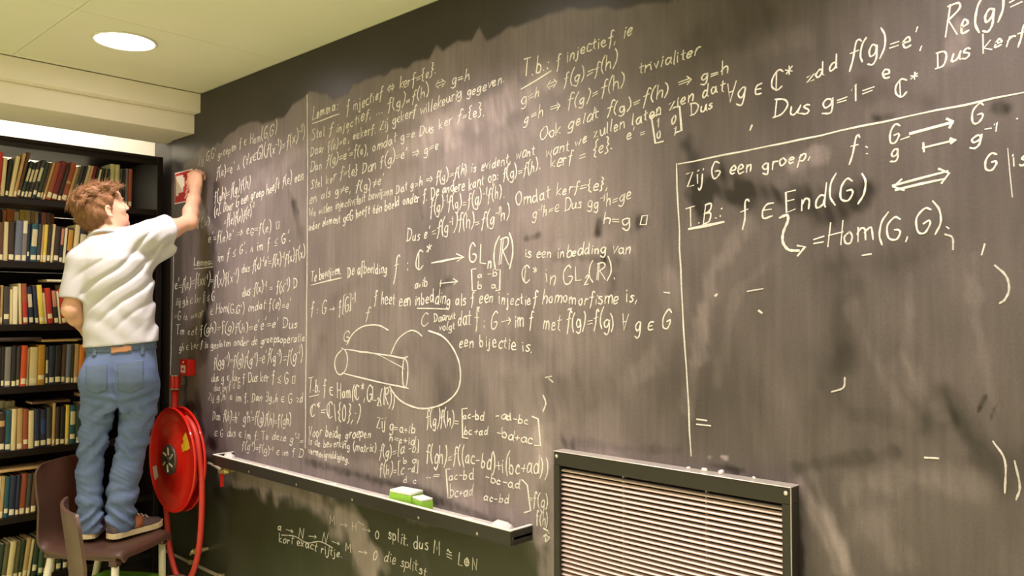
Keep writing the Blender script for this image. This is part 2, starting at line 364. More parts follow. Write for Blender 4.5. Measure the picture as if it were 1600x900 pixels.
SMEAR=[
 ([(-4.003,2.181),(-4.039,1.850),(-4.104,1.583),(-4.127,1.314)],0.100,-0.45),
 ([(-4.278,2.104),(-4.345,1.689),(-4.367,1.304)],0.072,-0.12),
 ([(-3.722,2.058),(-3.630,2.175),(-3.453,2.241)],0.093,0.18),
 ([(-3.452,2.171),(-3.258,2.282),(-2.954,2.311)],0.100,0.18),
 ([(-4.051,1.750),(-4.130,1.449)],0.077,-0.3),
 ([(-2.769,2.324),(-2.437,2.323),(-2.147,2.252)],0.114,0.15),
 ([(-2.515,2.197),(-2.015,2.264),(-1.719,2.320)],0.121,0.3),
 ([(-2.595,2.040),(-1.891,2.156),(-1.612,2.207)],0.104,0.12),
 ([(-2.432,1.383),(-2.549,1.278)],0.172,-0.15),
 ([(-2.248,1.321),(-2.247,1.227)],0.108,-0.15),
 ([(-2.213,1.462),(-1.720,1.413),(-1.721,1.248)],0.099,-0.1),
 ([(-1.891,1.276),(-1.490,1.325)],0.142,-0.12),
 ([(-1.325,2.101),(-1.186,2.143)],0.042,0.05),
 ([(-1.208,2.029),(-1.158,1.843)],0.062,-0.3),
 ([(-1.167,1.934),(-1.006,1.831)],0.060,-0.25),
 ([(-1.042,1.885),(-0.802,1.814),(-0.739,1.855)],0.074,-0.25),
 ([(-1.098,1.943),(-0.969,1.878)],0.059,-0.2),
 ([(-0.817,1.959),(-0.899,1.945)],0.041,0.25),
 ([(-0.685,2.026),(-0.656,2.028)],0.028,-0.25),
 ([(-0.438,2.013),(-0.426,2.004)],0.032,-0.25),
 ([(-1.181,1.435),(-1.139,1.665),(-1.006,1.831)],0.052,0.12),
 ([(-1.212,1.290),(-1.160,1.577)],0.041,0.12),
 ([(-1.122,1.367),(-1.063,1.611),(-0.918,1.741)],0.031,0.06),
 ([(-0.820,1.672),(-0.653,1.696),(-0.583,1.722)],0.087,-0.08),
 ([(-0.806,1.450),(-0.758,1.576),(-0.682,1.652)],0.107,-0.05),
 ([(-0.840,1.290),(-0.759,1.468)],0.072,-0.06),
 ([(-0.758,1.576),(-0.714,1.454),(-0.616,1.311)],0.035,0.08),
 ([(-0.656,1.456),(-0.588,1.343),(-0.523,1.263)],0.037,0.08),
 ([(-0.625,1.650),(-0.628,1.457),(-0.561,1.331)],0.027,0.07),
 ([(-0.492,1.689),(-0.482,1.463),(-0.447,1.355)],0.026,0.08),
 ([(-0.907,1.170),(-0.762,1.205),(-0.658,1.240)],0.039,-0.12),
 ([(-0.761,1.305),(-0.548,1.318)],0.045,-0.07),
 ([(-0.574,1.344),(-0.448,1.245),(-0.378,1.200)],0.096,-0.16),
 ([(-0.763,1.143),(-0.631,1.185),(-0.499,1.182)],0.068,0.12),
 ([(-0.719,1.059),(-0.662,0.981)],0.104,0.12),
 ([(-0.890,1.124),(-0.826,1.024),(-0.796,0.937)],0.047,0.25),
 ([(-0.857,1.161),(-0.765,0.928)],0.025,0.18),
 ([(-0.899,1.091),(-0.893,0.899)],0.030,-0.35),
 ([(-1.348,1.831),(-1.525,1.830)],0.049,-0.12),
 ([(-1.520,1.844),(-1.527,1.811)],0.027,-0.5),
 ([(-1.366,1.832),(-1.371,1.823)],0.030,-0.3),
 ([(-1.832,1.803),(-1.770,1.816)],0.020,-0.35),
 ([(-1.693,1.743),(-1.513,1.725)],0.032,-0.25),
 ([(-1.488,1.744),(-1.469,1.714)],0.054,-0.3),
 ([(-1.464,1.675),(-1.477,1.617)],0.031,-0.2),
 ([(-1.747,1.767),(-1.537,1.766),(-1.406,1.745)],0.050,0.1),
 ([(-2.214,1.673),(-2.284,1.627)],0.043,-0.25),
 ([(-2.594,1.887),(-2.434,1.703)],0.173,0.05),
 ([(-1.614,1.497),(-1.466,1.423)],0.136,0.08),
 ([(-1.419,1.349),(-1.285,1.467),(-1.262,1.650)],0.085,0.1),
 ([(-1.601,1.618),(-1.538,1.598)],0.069,0.1),
 ([(-1.244,1.171),(-1.467,1.154),(-1.667,1.151)],0.031,-0.14),
 ([(-1.143,1.142),(-1.048,1.143)],0.028,-0.3),
 ([(-1.667,1.161),(-1.646,1.133)],0.047,-0.3),
 ([(-1.770,1.160),(-1.748,1.080)],0.062,0.25),
 ([(-1.748,0.976),(-1.749,0.750)],0.048,-0.15),
 ([(-3.148,1.924),(-3.199,1.812),(-3.145,1.695)],0.072,-0.08),
 ([(-3.255,2.048),(-3.200,1.898)],0.047,-0.25),
 ([(-3.310,2.112),(-3.228,2.016)],0.034,-0.2),
 ([(-3.832,1.022),(-3.896,0.903)],0.111,0.15),
 ([(-3.773,1.328),(-3.899,1.064)],0.074,0.12),
 ([(-3.967,1.059),(-3.963,0.863)],0.060,-0.15),
 ([(-4.218,1.106),(-4.118,0.879)],0.086,-0.5),
 ([(-4.284,1.032),(-4.207,0.632)],0.118,-0.6),
 ([(-4.068,0.884),(-3.997,0.859)],0.076,-0.4),
 ([(-2.946,1.608),(-2.764,1.686)],0.062,-0.12),
 ([(-3.042,1.442),(-3.089,1.244)],0.077,-0.15),
 ([(-0.524,2.130),(-0.511,2.199)],0.043,0.22),
 ([(-1.002,2.257),(-0.879,2.263)],0.058,0.06),
 ([(-0.722,2.101),(-0.579,2.045)],0.052,-0.08),
 ([(-1.691,2.482),(-1.560,2.420)],0.047,-0.05),
 ([(-1.155,2.326),(-0.965,2.333)],0.120,-0.1),
 ([(-1.598,2.449),(-1.368,2.423)],0.090,-0.06),
 ([(-0.484,1.352),(-0.471,1.380)],0.010,-0.4),
 ([(-0.462,1.333),(-0.452,1.361)],0.008,-0.4),
 ([(-3.036,0.938),(-2.430,0.932),(-1.921,0.885)],0.057,0.15),
 ([(-3.136,0.903),(-2.429,0.884),(-1.921,0.838)],0.034,-0.35),
 ([(-1.108,1.171),(-1.093,1.170)],0.012,0.7),
 ([(-1.147,1.165),(-1.143,1.163)],0.008,0.6),
 ([(-2.397,2.021),(-2.359,1.919)],0.022,-0.2),
 ([(-2.767,2.057),(-2.784,1.939)],0.031,0.08),
 ([(-1.847,1.858),(-1.832,1.814)],0.035,-0.1),
 ([(-2.249,1.603),(-2.145,1.637)],0.048,-0.06),
 ([(-3.892,0.727),(-3.459,0.758),(-3.034,0.724),(-2.755,0.666),(-2.626,0.563)],0.143,0.42),
 ([(-3.699,0.754),(-3.292,0.762)],0.104,0.3),
 ([(-2.754,0.614),(-2.689,0.499)],0.119,0.35),
 ([(-2.668,0.605),(-2.626,0.513)],0.070,0.2),
 ([(-4.022,0.365),(-3.454,0.417)],0.108,0.05),
 ([(-2.211,0.928),(-2.013,0.869)],0.078,0.08),
 ([(-1.762,0.809),(-1.749,0.709)],0.053,0.35),
 ([(-2.429,0.775),(-2.211,0.790)],0.055,0.12),
]# ---------------------------------------------------------------- materials
M_ceil = mat('ceiling_paint', srgb(232, 230, 206), 0.75, var=0.03, scale=3)
M_beam = mat('bulkhead_paint', srgb(244, 236, 220), 0.75, var=0.03, scale=3)
M_wall = mat('wall_plaster', srgb(236, 230, 206), 0.8, var=0.03, scale=6)
M_white = mat('white_paint', srgb(240, 236, 226), 0.8)
M_dark = mat('dark_brown_paint', srgb(36, 27, 22), 0.5, spec=.3, var=0.15, scale=8)
M_floor = mat('green_carpet', srgb(222, 228, 168), 0.95, var=0.12, scale=180, bump=0.3)
M_shelf = mat('dark_brown_steel', srgb(27, 18, 13), 0.5, spec=.3, var=0.18, scale=25, stretch=(1, 0.2, 4))
M_black = mat('black_steel', srgb(44, 40, 35), 0.4, var=0.12, scale=40)
M_chalk = None

# ---------------------------------------------------------------- the room shell
CEIL = 2.73
def struct(name, bm, m, parent=None):
    o = obj(name, bm, m, parent)
    if parent is None: o['kind'] = 'structure'
    return o
struct('floor', bbox(-6.1, 2.7, -5.7, 1.6, -0.1, 0.0), M_floor)
bm = bmesh.new()                                   # ceiling boards with fine open joints
xs = [-4.19, -3.36, -2.16, -0.96, 0.24, 1.44, 2.6]; ys = [-5.6, -4.52, -3.3, -2.1, -0.895, 0.02]
for i in range(len(xs) - 1):
    for j in range(len(ys) - 1):
        box(bm, xs[i] + .0012, xs[i + 1] - .0012, ys[j] + .0012, ys[j + 1] - .0012, CEIL, CEIL + .02)
box(bm, -4.66, 2.7, -5.7, 1.6, CEIL + .02, CEIL + .12)
box(bm, -6.1, -4.6, -5.7, 1.6, 3.25, 3.33); box(bm, -4.66, -4.6, -5.7, 1.6, CEIL + .12, 3.25)
struct('ceiling', bm, M_ceil)
struct('trim_1', bbox(-4.66, -4.192, -5.6, 0.018, 2.627, CEIL - .001, .003), M_beam)           # upper step of the bulkhead
struct('trim_2', bbox(-4.66, -4.262, -5.6, 0.018, 2.524, 2.6265, .003), M_beam)              # lower step
struct('wall_right', bbox(-4.81, 2.7, 0.02, 0.22, 0.0, CEIL - .001), M_dark)
struct('wall_back', bbox(-6.1, -5.95, -5.7, 1.6, 0.0, 3.249), M_white)
struct('wall_end', bbox(-5.949, -4.661, 1.45, 1.6, 0.0, 3.249), M_white)
bm = bbox(-4.6, 2.599, -5.7, -5.6, 0.0, CEIL - .001); box(bm, -5.949, -4.661, -5.7, -5.6, 0, 3.249)
struct('wall_left', bm, M_wall)
struct('wall_front', bbox(2.6, 2.7, -5.599, 0.019, 0.0, CEIL - .001), M_wall)

# ---------------------------------------------------------------- ceiling lamps
M_rim = mat('lamp_rim_white', srgb(235, 232, 215), 0.4)
M_glow = mat('lamp_glow', (1, 1, 1), 0.5, emit=LAMP_COLOUR + (LAMP_GLOW,))
def ceiling_lamp(x, y, label, group):
    t = thing('ceiling_lamp', label, 'ceiling lamp', (x, y, CEIL), 0, group)
    obj('lamp_rim', lathe(bmesh.new(), [(.128, -.0005), (.130, -.004), (.126, -.008), (.119, -.007), (.116, -.002), (.118, -.0005)], 64, close=True), M_rim, t, True)
    obj('lamp_diffuser', lathe(bmesh.new(), [(0, -.006), (.08, -.0055), (.1155, -.003), (.1155, -.001), (0, -.001)], 64), M_glow, t, True)
    ld = bpy.data.lights.new('lamp_light', 'AREA'); ld.shape = 'DISK'; ld.size = .22; ld.energy = LAMP_WATT; ld.color = LAMP_COLOUR; ld.spread = R(128)
    lo = bpy.data.objects.new('lamp_light', ld); C.objects.link(lo); lo.parent = t; lo.location = (0, 0, -.009)
ceiling_lamp(-3.6, -.622, 'round glowing ceiling lamp above the man and the bookcase', None)
for y in (-.622, -2.6, -4.6):
    for x in (-3.6, -2.05, -.5, 1.05):
        if (x, y) != (-3.6, -.622):
            ceiling_lamp(x, y, 'round glowing lamp of the rows further along the ceiling', 'ceiling lamps further along the room')
# unseen strip lamp added to whiten the wall behind the bookcase
t = thing('added_strip_lamp', 'unseen strip lamp added to light the aisle behind the bookcase', 'lamp', (-5.35, -1.0, 3.13))
obj('added_lamp_housing', bbox(-.05, .05, -1.2, 1.2, -.04, .001, .006), M_rim, t)
obj('added_lamp_tube', tube(bmesh.new(), [(0, -1.15, -.058), (0, 1.15, -.058)], .0165, 16), mat('added_tube_glow', (1, 1, 1), emit=(1, .9, .78, ADDED_STRIP_STRENGTH)), t, True)

# ---------------------------------------------------------------- blackboard
def board_material():
    m = bpy.data.materials.new('dusty_blackboard'); m.use_nodes = True
    nt = m.node_tree; b = nt.nodes['Principled BSDF']; L = nt.links.new
    at = nt.nodes.new('ShaderNodeAttribute'); at.attribute_name = 'dust_and_shade'
    tc = nt.nodes.new('ShaderNodeTexCoord')
    def noise(scale, rot, st, det=6):
        mp = nt.nodes.new('ShaderNodeMapping'); mp.inputs['Rotation'].default_value = (0, rot, 0); mp.inputs['Scale'].default_value = st
        n = nt.nodes.new('ShaderNodeTexNoise'); n.inputs['Scale'].default_value = scale; n.inputs['Detail'].default_value = det
        L(tc.outputs['Object'], mp.inputs['Vector']); L(mp.outputs['Vector'], n.inputs['Vector']); return n.outputs['Fac']
    def math_(op, a, c, clamp=False):
        n = nt.nodes.new('ShaderNodeMath'); n.operation = op; n.use_clamp = clamp
        for i, x in enumerate((a, c)):
            if isinstance(x, (int, float)): n.inputs[i].default_value = x
            else: L(x, n.inputs[i])
        return n.outputs[0]
    n1 = noise(3.2, .35, (1.6, 1, .8), 8); n2 = noise(60, -.30, (1, 1, .05)); n4 = noise(50, .55, (1, 1, .06)); n3 = noise(140, 0, (1, 1, 1), 3)
    s = math_('ADD', math_('MULTIPLY', n1, 1.3), math_('ADD', math_('ADD', math_('MULTIPLY', n2, .6), math_('MULTIPLY', n4, .6)), math_('MULTIPLY', n3, .5)))
    s = math_('ADD', math_('MULTIPLY', s, .85), -.25)            # about 1 on average
    f = math_('MULTIPLY', at.outputs['Fac'], s, True)
    mx = nt.nodes.new('ShaderNodeMix'); mx.data_type = 'RGBA'
    mx.inputs[6].default_value = (.021, .0165, .0145, 1); mx.inputs[7].default_value = (.43, .352, .35, 1)
    lp = nt.nodes.new('ShaderNodeAttribute'); lp.attribute_name = 'lower_panel'
    m2 = nt.nodes.new('ShaderNodeMix'); m2.data_type = 'RGBA'; m2.inputs[6].default_value = mx.inputs[6].default_value; m2.inputs[7].default_value = (.022, .026, .008, 1)
    L(lp.outputs['Fac'], m2.inputs[0]); L(m2.outputs[2], mx.inputs[6])
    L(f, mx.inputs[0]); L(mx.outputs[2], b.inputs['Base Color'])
    mr = nt.nodes.new('ShaderNodeMapRange'); mr.inputs[1].default_value = 0; mr.inputs[2].default_value = .5; mr.inputs[3].default_value = .36; mr.inputs[4].default_value = .58
    L(f, mr.inputs[0]); L(mr.outputs[0], b.inputs['Roughness'])
    b.inputs['Specular IOR Level'].default_value = .38
    return m
M_board = board_material()
M_board_edge = mat('board_edge', srgb(38, 32, 28), 0.5)
def seg_dist(X, Z, pts):
    d = np.full(X.shape, 1e9)
    for (ax, az), (bx, bz) in zip(pts, pts[1:]):
        vx, vz = bx - ax, bz - az; L2 = vx * vx + vz * vz + 1e-12
        t = np.clip(((X - ax) * vx + (Z - az) * vz) / L2, 0, 1)
        d = np.minimum(d, np.hypot(X - ax - t * vx, Z - az - t * vz))
    return d
def dust_and_shade_map(X, Z):
    """chalk left by the sponge: clean above a ragged line, smears and wiped patches below it; dimmer light near the top is painted in"""
    ex = np.array([p[0] for p in EDGE]); ez = np.array([p[1] for p in EDGE])
    o = np.argsort(ex); top = np.interp(X, ex[o], ez[o])
    top = top + (vnoise(X * 22, Z * 0, 5) - .5) * .02
    mid = 1 / (1 + np.exp((X + 1.40) / .10))
    base = .19 + .34 * mid + .16 * (vnoise(X * 2.2, Z * 2.2, 1) - .5) + .12 * (vnoise(X * 5 + Z * 2, Z * 3 - X, 2) - .5) + .06 * (vnoise(X * 14, Z * 9, 3) - .5)
    base = base + .05 * (vnoise(X * 26 + Z * 9, Z * 3.2, 8) - .5)
    for pts, wd, dl in SMEAR:
        pts = pts if len(pts) > 1 else pts * 2
        lo = (min(p[0] for p in pts) - wd * 2, max(p[0] for p in pts) + wd * 2, min(p[1] for p in pts) - wd * 2, max(p[1] for p in pts) + wd * 2)
        k = (X > lo[0]) & (X < lo[1]) & (Z > lo[2]) & (Z < lo[3])
        if not k.any(): continue
        x, z = X[k], Z[k]
        d = seg_dist(x, z, pts) + ((vnoise(x * 18, z * 18, 11) - .5) * .55 + (vnoise(x * 55 + z * 20, z * 30, 17) - .5) * .5 * min(1, .04 / wd)) * wd
        g = np.clip(1.15 - d / (wd * .62), 0, 1); g = g * g * (3 - 2 * g)
        g *= np.where(z > .8, .45 + 1.1 * vnoise(x * 60 + z * 18, z * 8, 13), .8 + .4 * vnoise(x * 22 + z * 9, z * 20, 19))
        base[k] += (dl if dl > 0 else dl * .8) * g * (.95 if abs(dl) < .6 else 1)
    ab = np.clip((Z - top) / .012 + .5, 0, 1)
    base = np.clip(base, .015, .95) * (1 - ab) + (.035 + .025 * vnoise(X * 6, Z * 2, 4)) * ab
    base = base * np.interp(Z, [1.95, 2.6], [1, .62]) * np.interp(X, [-3.9, -3.0], [.8, 1])  # height fade paints in weaker lamp light toward the top of the board
    lowz = np.clip((.83 - Z) / .03, 0, 1) * np.clip((-1.72 - X) / .02, 0, 1)                     # under the tray: wiped only here and there
    low = .03 + .03 * (vnoise(X * 9 + Z * 6, Z * 5, 21)) + 1.5 * np.clip(base - .53, 0, .5)
    base = base * (1 - lowz) + low * lowz
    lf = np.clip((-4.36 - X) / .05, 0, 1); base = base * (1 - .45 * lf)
    return np.clip(base, .01, .95)
BX0, BX1, BZ0, BZ1 = -4.535, 2.58, 0.03, CEIL - .002
nx, nz = 690, 400
gx = np.concatenate([np.linspace(BX0, -2.0, 330, endpoint=False), np.linspace(-2.0, -.3, 340, endpoint=False), np.linspace(-.3, 1.2, 20)]); gz = np.linspace(BZ0, BZ1, nz)
X, Z = np.meshgrid(gx, gz, indexing='ij')
D = dust_and_shade_map(X.copy(), Z.copy()).ravel()
V = np.stack([X.ravel(), np.zeros(nx * nz), Z.ravel()], 1)
I = np.arange(nx * nz).reshape(nx, nz)
F = np.stack([I[:-1, :-1], I[1:, :-1], I[1:, 1:], I[:-1, 1:]], -1).reshape(-1, 4)
nb = len(V)
ext = np.array([(BX0, 0.0185, BZ0), (BX1, .0185, BZ0), (BX1, .0185, BZ1), (BX0, .0185, BZ1), (BX0, 0, BZ0), (BX1, 0, BZ0), (BX1, 0, BZ1), (BX0, 0, BZ1), (1.2, 0, BZ0), (1.2, 0, BZ1)])
V = np.vstack([V, ext]); D = np.concatenate([D, np.full(len(ext), .2)])
EF = [(0, 1, 5, 4), (1, 2, 6, 5), (2, 3, 7, 6), (3, 0, 4, 7), (1, 0, 3, 2), (8, 5, 6, 9)]
me = bpy.data.meshes.new('blackboard')
nf = len(F) + len(EF)
loops = np.concatenate([F.ravel(), (np.array(EF) + nb).ravel()])
me.vertices.add(len(V)); me.vertices.foreach_set('co', V.ravel())
me.loops.add(len(loops)); me.loops.foreach_set('vertex_index', loops)
me.polygons.add(nf); me.polygons.foreach_set('loop_start', np.arange(0, 4 * nf, 4)); me.polygons.foreach_set('loop_total', np.full(nf, 4))
me.update(calc_edges=True); me.validate()
PN = np.clip((.83 - V[:, 2]) / .03, 0, 1) * np.clip((-1.70 - V[:, 0]) / .02, 0, 1)      # the lower panel is painted dark green
at = me.attributes.new('lower_panel', 'FLOAT', 'POINT'); at.data.foreach_set('value', PN.astype(np.float32))
at = me.attributes.new('dust_and_shade', 'FLOAT', 'POINT'); at.data.foreach_set('value', D.astype(np.float32))
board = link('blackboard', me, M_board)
tag(board, 'huge dark chalkboard covering the wall, full of white handwritten mathematics', 'blackboard')

# ---------------------------------------------------------------- chalk handwriting
FONT = {
'a': (52, "45,42 25,52 6,30 14,2 34,8 45,40;!46,52 45,8 53,0"), 'b': (48, "!8,98 6,0;6,30 22,52 42,36 38,6 18,0 6,14"),
'c': (42, "40,44 24,52 6,28 14,3 40,6"), 'd': (52, "42,42 24,52 6,28 14,2 34,8 43,34;!45,98 44,4 51,0"),
'e': (44, "8,26 36,30 34,48 20,52 6,30 14,2 40,8"), 'f': (40, "44,90 34,100 23,86 20,20 12,-24;!4,52 38,56"),
'g': (50, "44,42 26,52 6,30 16,4 36,14 44,44;44,50 42,-10 28,-34 4,-24"), 'h': (48, "!8,98 6,0;6,26 22,50 38,42 40,0"),
'i': (18, "!8,50 10,2;!9,70 11,75"), 'j': (22, "14,50 13,-12 6,-32 -6,-24;!15,70 17,75"), 'k': (44, "!6,98 6,0;!38,50 8,22 40,0"),
'l': (18, "!8,98 7,8 14,0"), 'm': (70, "!6,50 5,0;6,28 20,50 32,40 33,0;33,28 48,50 60,40 62,0"), 'n': (46, "!6,50 5,0;6,28 22,50 36,40 38,0"),
'o': (46, "24,52 6,34 12,4 32,2 42,26 34,48 22,52"), 'p': (48, "!7,50 5,-34;6,36 24,52 42,34 34,4 8,10"), 'q': (48, "42,42 24,52 6,30 16,4 36,14;!43,52 43,-34 50,-24"),
'r': (34, "!6,50 6,0;6,28 18,48 34,48"), 's': (36, "34,46 18,52 8,40 28,24 30,8 16,0 2,6"), 't': (34, "!18,84 16,8 28,2;!4,54 34,58"),
'u': (48, "6,50 6,16 16,2 34,10 42,50;!42,50 42,6 49,0"), 'v': (42, "!4,50 20,2 40,52"), 'w': (62, "!4,50 16,2 30,44 44,2 58,52"),
'x': (42, "!4,50 38,0;!38,52 4,0"), 'y': (46, "!6,50 22,10;42,52 24,4 4,-34"), 'z': (42, "!4,48 38,50 6,2 42,4"),
'C': (62, "60,86 38,100 10,70 10,28 34,0 62,14"), 'D': (66, "!12,96 12,2;6,96 46,90 62,54 44,10 4,0"), 'E': (58, "!54,96 12,94 12,2 56,4;!12,52 46,54"),
'G': (66, "60,88 36,100 8,64 14,10 42,0 62,28 56,44 36,42"), 'H': (64, "!10,98 8,0;!58,98 56,0;!8,50 58,54"), 'I': (20, "!10,98 10,0"),
'K': (60, "!10,98 8,0;!56,98 12,46 58,0"), 'L': (54, "!12,98 10,4 54,4"), 'M': (76, "!8,0 14,98 38,30 62,98 68,0"), 'N': (66, "!8,0 12,98 54,4 58,100"),
'O': (70, "36,100 8,66 14,14 40,0 64,38 54,90 30,99"), 'R': (60, "!12,98 8,0;6,92 40,100 52,76 12,50;!14,50 58,0"), 'S': (54, "52,88 30,100 12,80 44,40 40,8 8,6"),
'T': (60, "!2,94 60,98;!32,96 28,0"), 'V': (60, "!4,98 28,2 58,100"), 'W': (84, "!4,98 22,2 42,70 60,2 82,100"), 'Z': (56, "!6,94 52,96 8,4 56,4"),
'B': (60, "!10,98 8,0;6,96 44,92 46,62 10,52;10,52 52,44 48,6 4,0"), 'Ø': (10, ""),
'0': (50, "26,98 8,60 14,8 34,4 46,50 36,92 24,98"), '1': (30, "!4,72 20,98 18,0"), '2': (48, "6,76 24,98 42,72 6,4;!6,4 48,4"),
'(': (30, "28,112 10,76 8,26 26,-16"), ')': (30, "2,112 20,78 22,26 4,-16"), '[': (28, "!28,112 8,112 8,-14 28,-14"), ']': (28, "!2,112 20,112 20,-14 0,-14"),
'{': (34, "32,110 16,96 20,62 6,48 20,34 14,0 32,-14"), '}': (34, "2,110 20,96 14,62 30,48 14,34 22,0 4,-14"),
'=': (52, "!6,40 46,44;!6,20 46,24"), '+': (46, "!6,32 42,34;!24,54 24,12"), '-': (38, "!6,32 36,34"), ',': (18, "!10,6 4,-16"), '.': (16, "!7,4 10,0"),
':': (20, "!8,44 11,40;!8,8 11,4"), "'": (16, "!12,104 6,80"), '*': (40, "!20,104 20,66;!4,94 36,76;!36,96 4,74"), '\\': (40, "!4,104 36,-10"), '·': (20, "!8,44 12,40"),
'→': (96, "!6,40 90,44;!72,58 90,44 74,28"), '⇒': (90, "!6,50 74,52;!6,28 74,30;!60,70 86,40 62,10"), '⇔': (100, "!22,50 80,52;!22,28 80,30;!66,70 94,40 68,10;!34,70 8,40 34,10"),
'∈': (52, "46,56 16,52 6,28 18,4 48,4;!8,30 40,32"), '∀': (60, "!4,98 28,0 56,100;!16,52 44,54"), '∃': (48, "!4,96 42,98 40,0 4,2;!8,50 40,50"),
'≤': (54, "!46,62 8,36 46,16;!8,6 48,0"), '≠': (52, "!6,42 46,46;!6,22 46,26;!38,64 14,4"), '≅': (60, "6,62 20,72 36,58 54,66;!6,40 54,42;!6,20 54,22"), '∧': (44, "!4,0 22,52 40,0"),
'□': (50, "!8,60 42,62 42,4 8,2 8,60"), 'ℂ': (68, "62,86 38,100 6,72 6,28 36,0 64,14;!27,95 27,5"), 'ℝ': (66, "!10,98 8,0;!20,96 20,2;6,94 48,100 56,74 20,50;!24,50 64,0"),
'⊕': (62, "32,72 10,50 14,18 36,8 54,34 46,66 30,72;!32,72 32,8;!10,40 54,40"), 'é': (44, "8,26 36,30 34,48 20,52 6,30 14,2 40,8;!18,66 32,82"), '\u0303': (0, "-36,116 -26,124 -16,114 -6,122"), ' ': (34, ""),
'↦': (90, "!8,52 8,30;!8,40 84,42;!68,56 84,42 70,28"),
}
rng = random.Random(7)
class Ribbon:
    """thin raised strokes of chalk lying on the board face"""
    def __init__(self): self.v = []; self.f = []
    def stroke(self, pts, wd, th=.0009):
        P = [np.array(p, float) for p in pts]
        P = [P[0]] + [b for a, b in zip(P, P[1:]) if np.hypot(*(b - a)) > 1e-5]
        if len(P) == 1: P = [P[0] - (wd * .3, 0), P[0] + (wd * .3, 0)]
        n = len(P); base = len(self.v); dep = .0006 + th * rng.uniform(.8, 1.2)
        ph = rng.uniform(0, 6)
        for i, p in enumerate(P):
            t = P[min(i + 1, n - 1)] - P[max(i - 1, 0)]; t = t / (np.hypot(*t) + 1e-9)
            q = p.copy()
            if i == 0: q = q - t * wd * .35
            if i == n - 1: q = q + t * wd * .35
            h = wd * .5 * (1 + .16 * math.sin(i * 1.7 + ph)) * (.72 if i in (0, n - 1) else 1)
            nn = np.array([-t[1], t[0]]) * h
            self.v += [(q[0] + nn[0], -.0001, q[1] + nn[1]), (q[0] + nn[0] * .75, -dep, q[1] + nn[1] * .75), (q[0] - nn[0] * .75, -dep, q[1] - nn[1] * .75), (q[0] - nn[0], -.0001, q[1] - nn[1])]
        for i in range(n - 1):
            a = base + 4 * i; b = a + 4
            self.f += [(a, a + 1, b + 1, b), (a + 1, a + 2, b + 2, b + 1), (a + 2, a + 3, b + 3, b + 2)]
        e = base + 4 * (n - 1)
        self.f += [(base, base + 3, base + 2, base + 1), (e, e + 1, e + 2, e + 3)]

def chalk_material(name, keep):
    m = mat(name, srgb(236, 226, 208), .9, spec=.1); nt = m.node_tree; b = nt.nodes['Principled BSDF']
    tc = nt.nodes.new('ShaderNodeTexCoord'); n = nt.nodes.new('ShaderNodeTexNoise'); n.inputs['Scale'].default_value = 240; n.inputs['Detail'].default_value = 3
    nt.links.new(tc.outputs['Object'], n.inputs['Vector'])
    n2 = nt.nodes.new('ShaderNodeTexNoise'); n2.inputs['Scale'].default_value = 26; nt.links.new(tc.outputs['Object'], n2.inputs['Vector'])
    ad = nt.nodes.new('ShaderNodeMath'); ad.operation = 'ADD'; nt.links.new(n.outputs['Fac'], ad.inputs[0]); nt.links.new(n2.outputs['Fac'], ad.inputs[1])
    mr = nt.nodes.new('ShaderNodeMapRange'); mr.inputs[1].default_value = .62; mr.inputs[2].default_value = 1.2; mr.inputs[3].default_value = keep * .55; mr.inputs[4].default_value = keep
    nt.links.new(ad.outputs[0], mr.inputs[0])
    mx = nt.nodes.new('ShaderNodeMix'); mx.data_type = 'RGBA'; mx.inputs[6].default_value = (.09, .08, .07, 1); mx.inputs[7].default_value = srgb(252, 246, 238)
    nt.links.new(mr.outputs[0], mx.inputs[0]); nt.links.new(mx.outputs[2], b.inputs['Base Color'])
    return m
M_chalks = [chalk_material('chalk_faint', .74), chalk_material('chalk_mid', .92), chalk_material('chalk_strong', 1.0)]
def chalk_mat(st): return M_chalks[0 if st < .68 else 1 if st < .88 else 2]

def layout(s):
    """glyphs of a line: (strokes, total width); ^..^ raises, _.._ lowers"""
    out = []; x = 0.0; sc_, dy = 1.0, 0.0; mode = ''
    for ch in s:
        if ch in '^_':
            if mode == ch: mode = ''; sc_, dy = 1.0, 0.0
            else: mode = ch; sc_, dy = (.6, 48.0) if ch == '^' else (.6, -22.0)
            continue
        wd, st = FONT.get(ch, FONT['o'])
        jx, jy, js, sl = rng.uniform(-3, 3), rng.uniform(-7, 7), rng.uniform(.86, 1.14), rng.uniform(-.04, .2)
        for k in st.split(';'):
            if not k: continue
            straight = k[0] == '!'; pts = []
            for p in k.lstrip('!').split():
                a, b = map(float, p.split(','))
                a += rng.uniform(-3.4, 3.4); b += rng.uniform(-3.4, 3.4)
                pts.append((x + jx + (a + b * sl) * sc_ * js, dy + jy * sc_ + b * sc_ * js))
            out.append(pts if straight else catmull(pts, 4))
        x += (wd + (12 if wd else 0)) * sc_
    return out, max(x, 1)
size = [math.hypot(x1 - x0, z1 - z0) * (h0 + h1) / (4 + x0 * x0) for s, x0, z0, x1, z1, h0, h1, st in TEXT]
large = set(sorted(range(len(TEXT)), key=lambda i: -size[i])[:99]); rest = Ribbon()
for ti, (s, x0, z0, x1, z1, h0, h1, st) in enumerate(TEXT):
    gl, tot = layout(s); rb = Ribbon() if ti in large else rest
    L = math.hypot(x1 - x0, z1 - z0); sx = (x1 - x0) / tot; sz = (z1 - z0) / tot
    wav = rng.uniform(0, 6)
    for pts in gl:
        q = []
        for a, b in pts:
            f = a / tot; h = (h0 + (h1 - h0) * f) / 100.0
            q.append((x0 + sx * a, z0 + sz * a + h * b + .05 * (h0 + h1) * math.sin(a * .009 + wav)))
        wd = min(.0072, max(.0042, .075 * (h0 + h1) / 2)) * (.85 + .25 * st)
        rb.stroke(q, wd)
    if ti in large: pyobj('chalk_writing', rb.v, rb.f, chalk_mat(st), board)
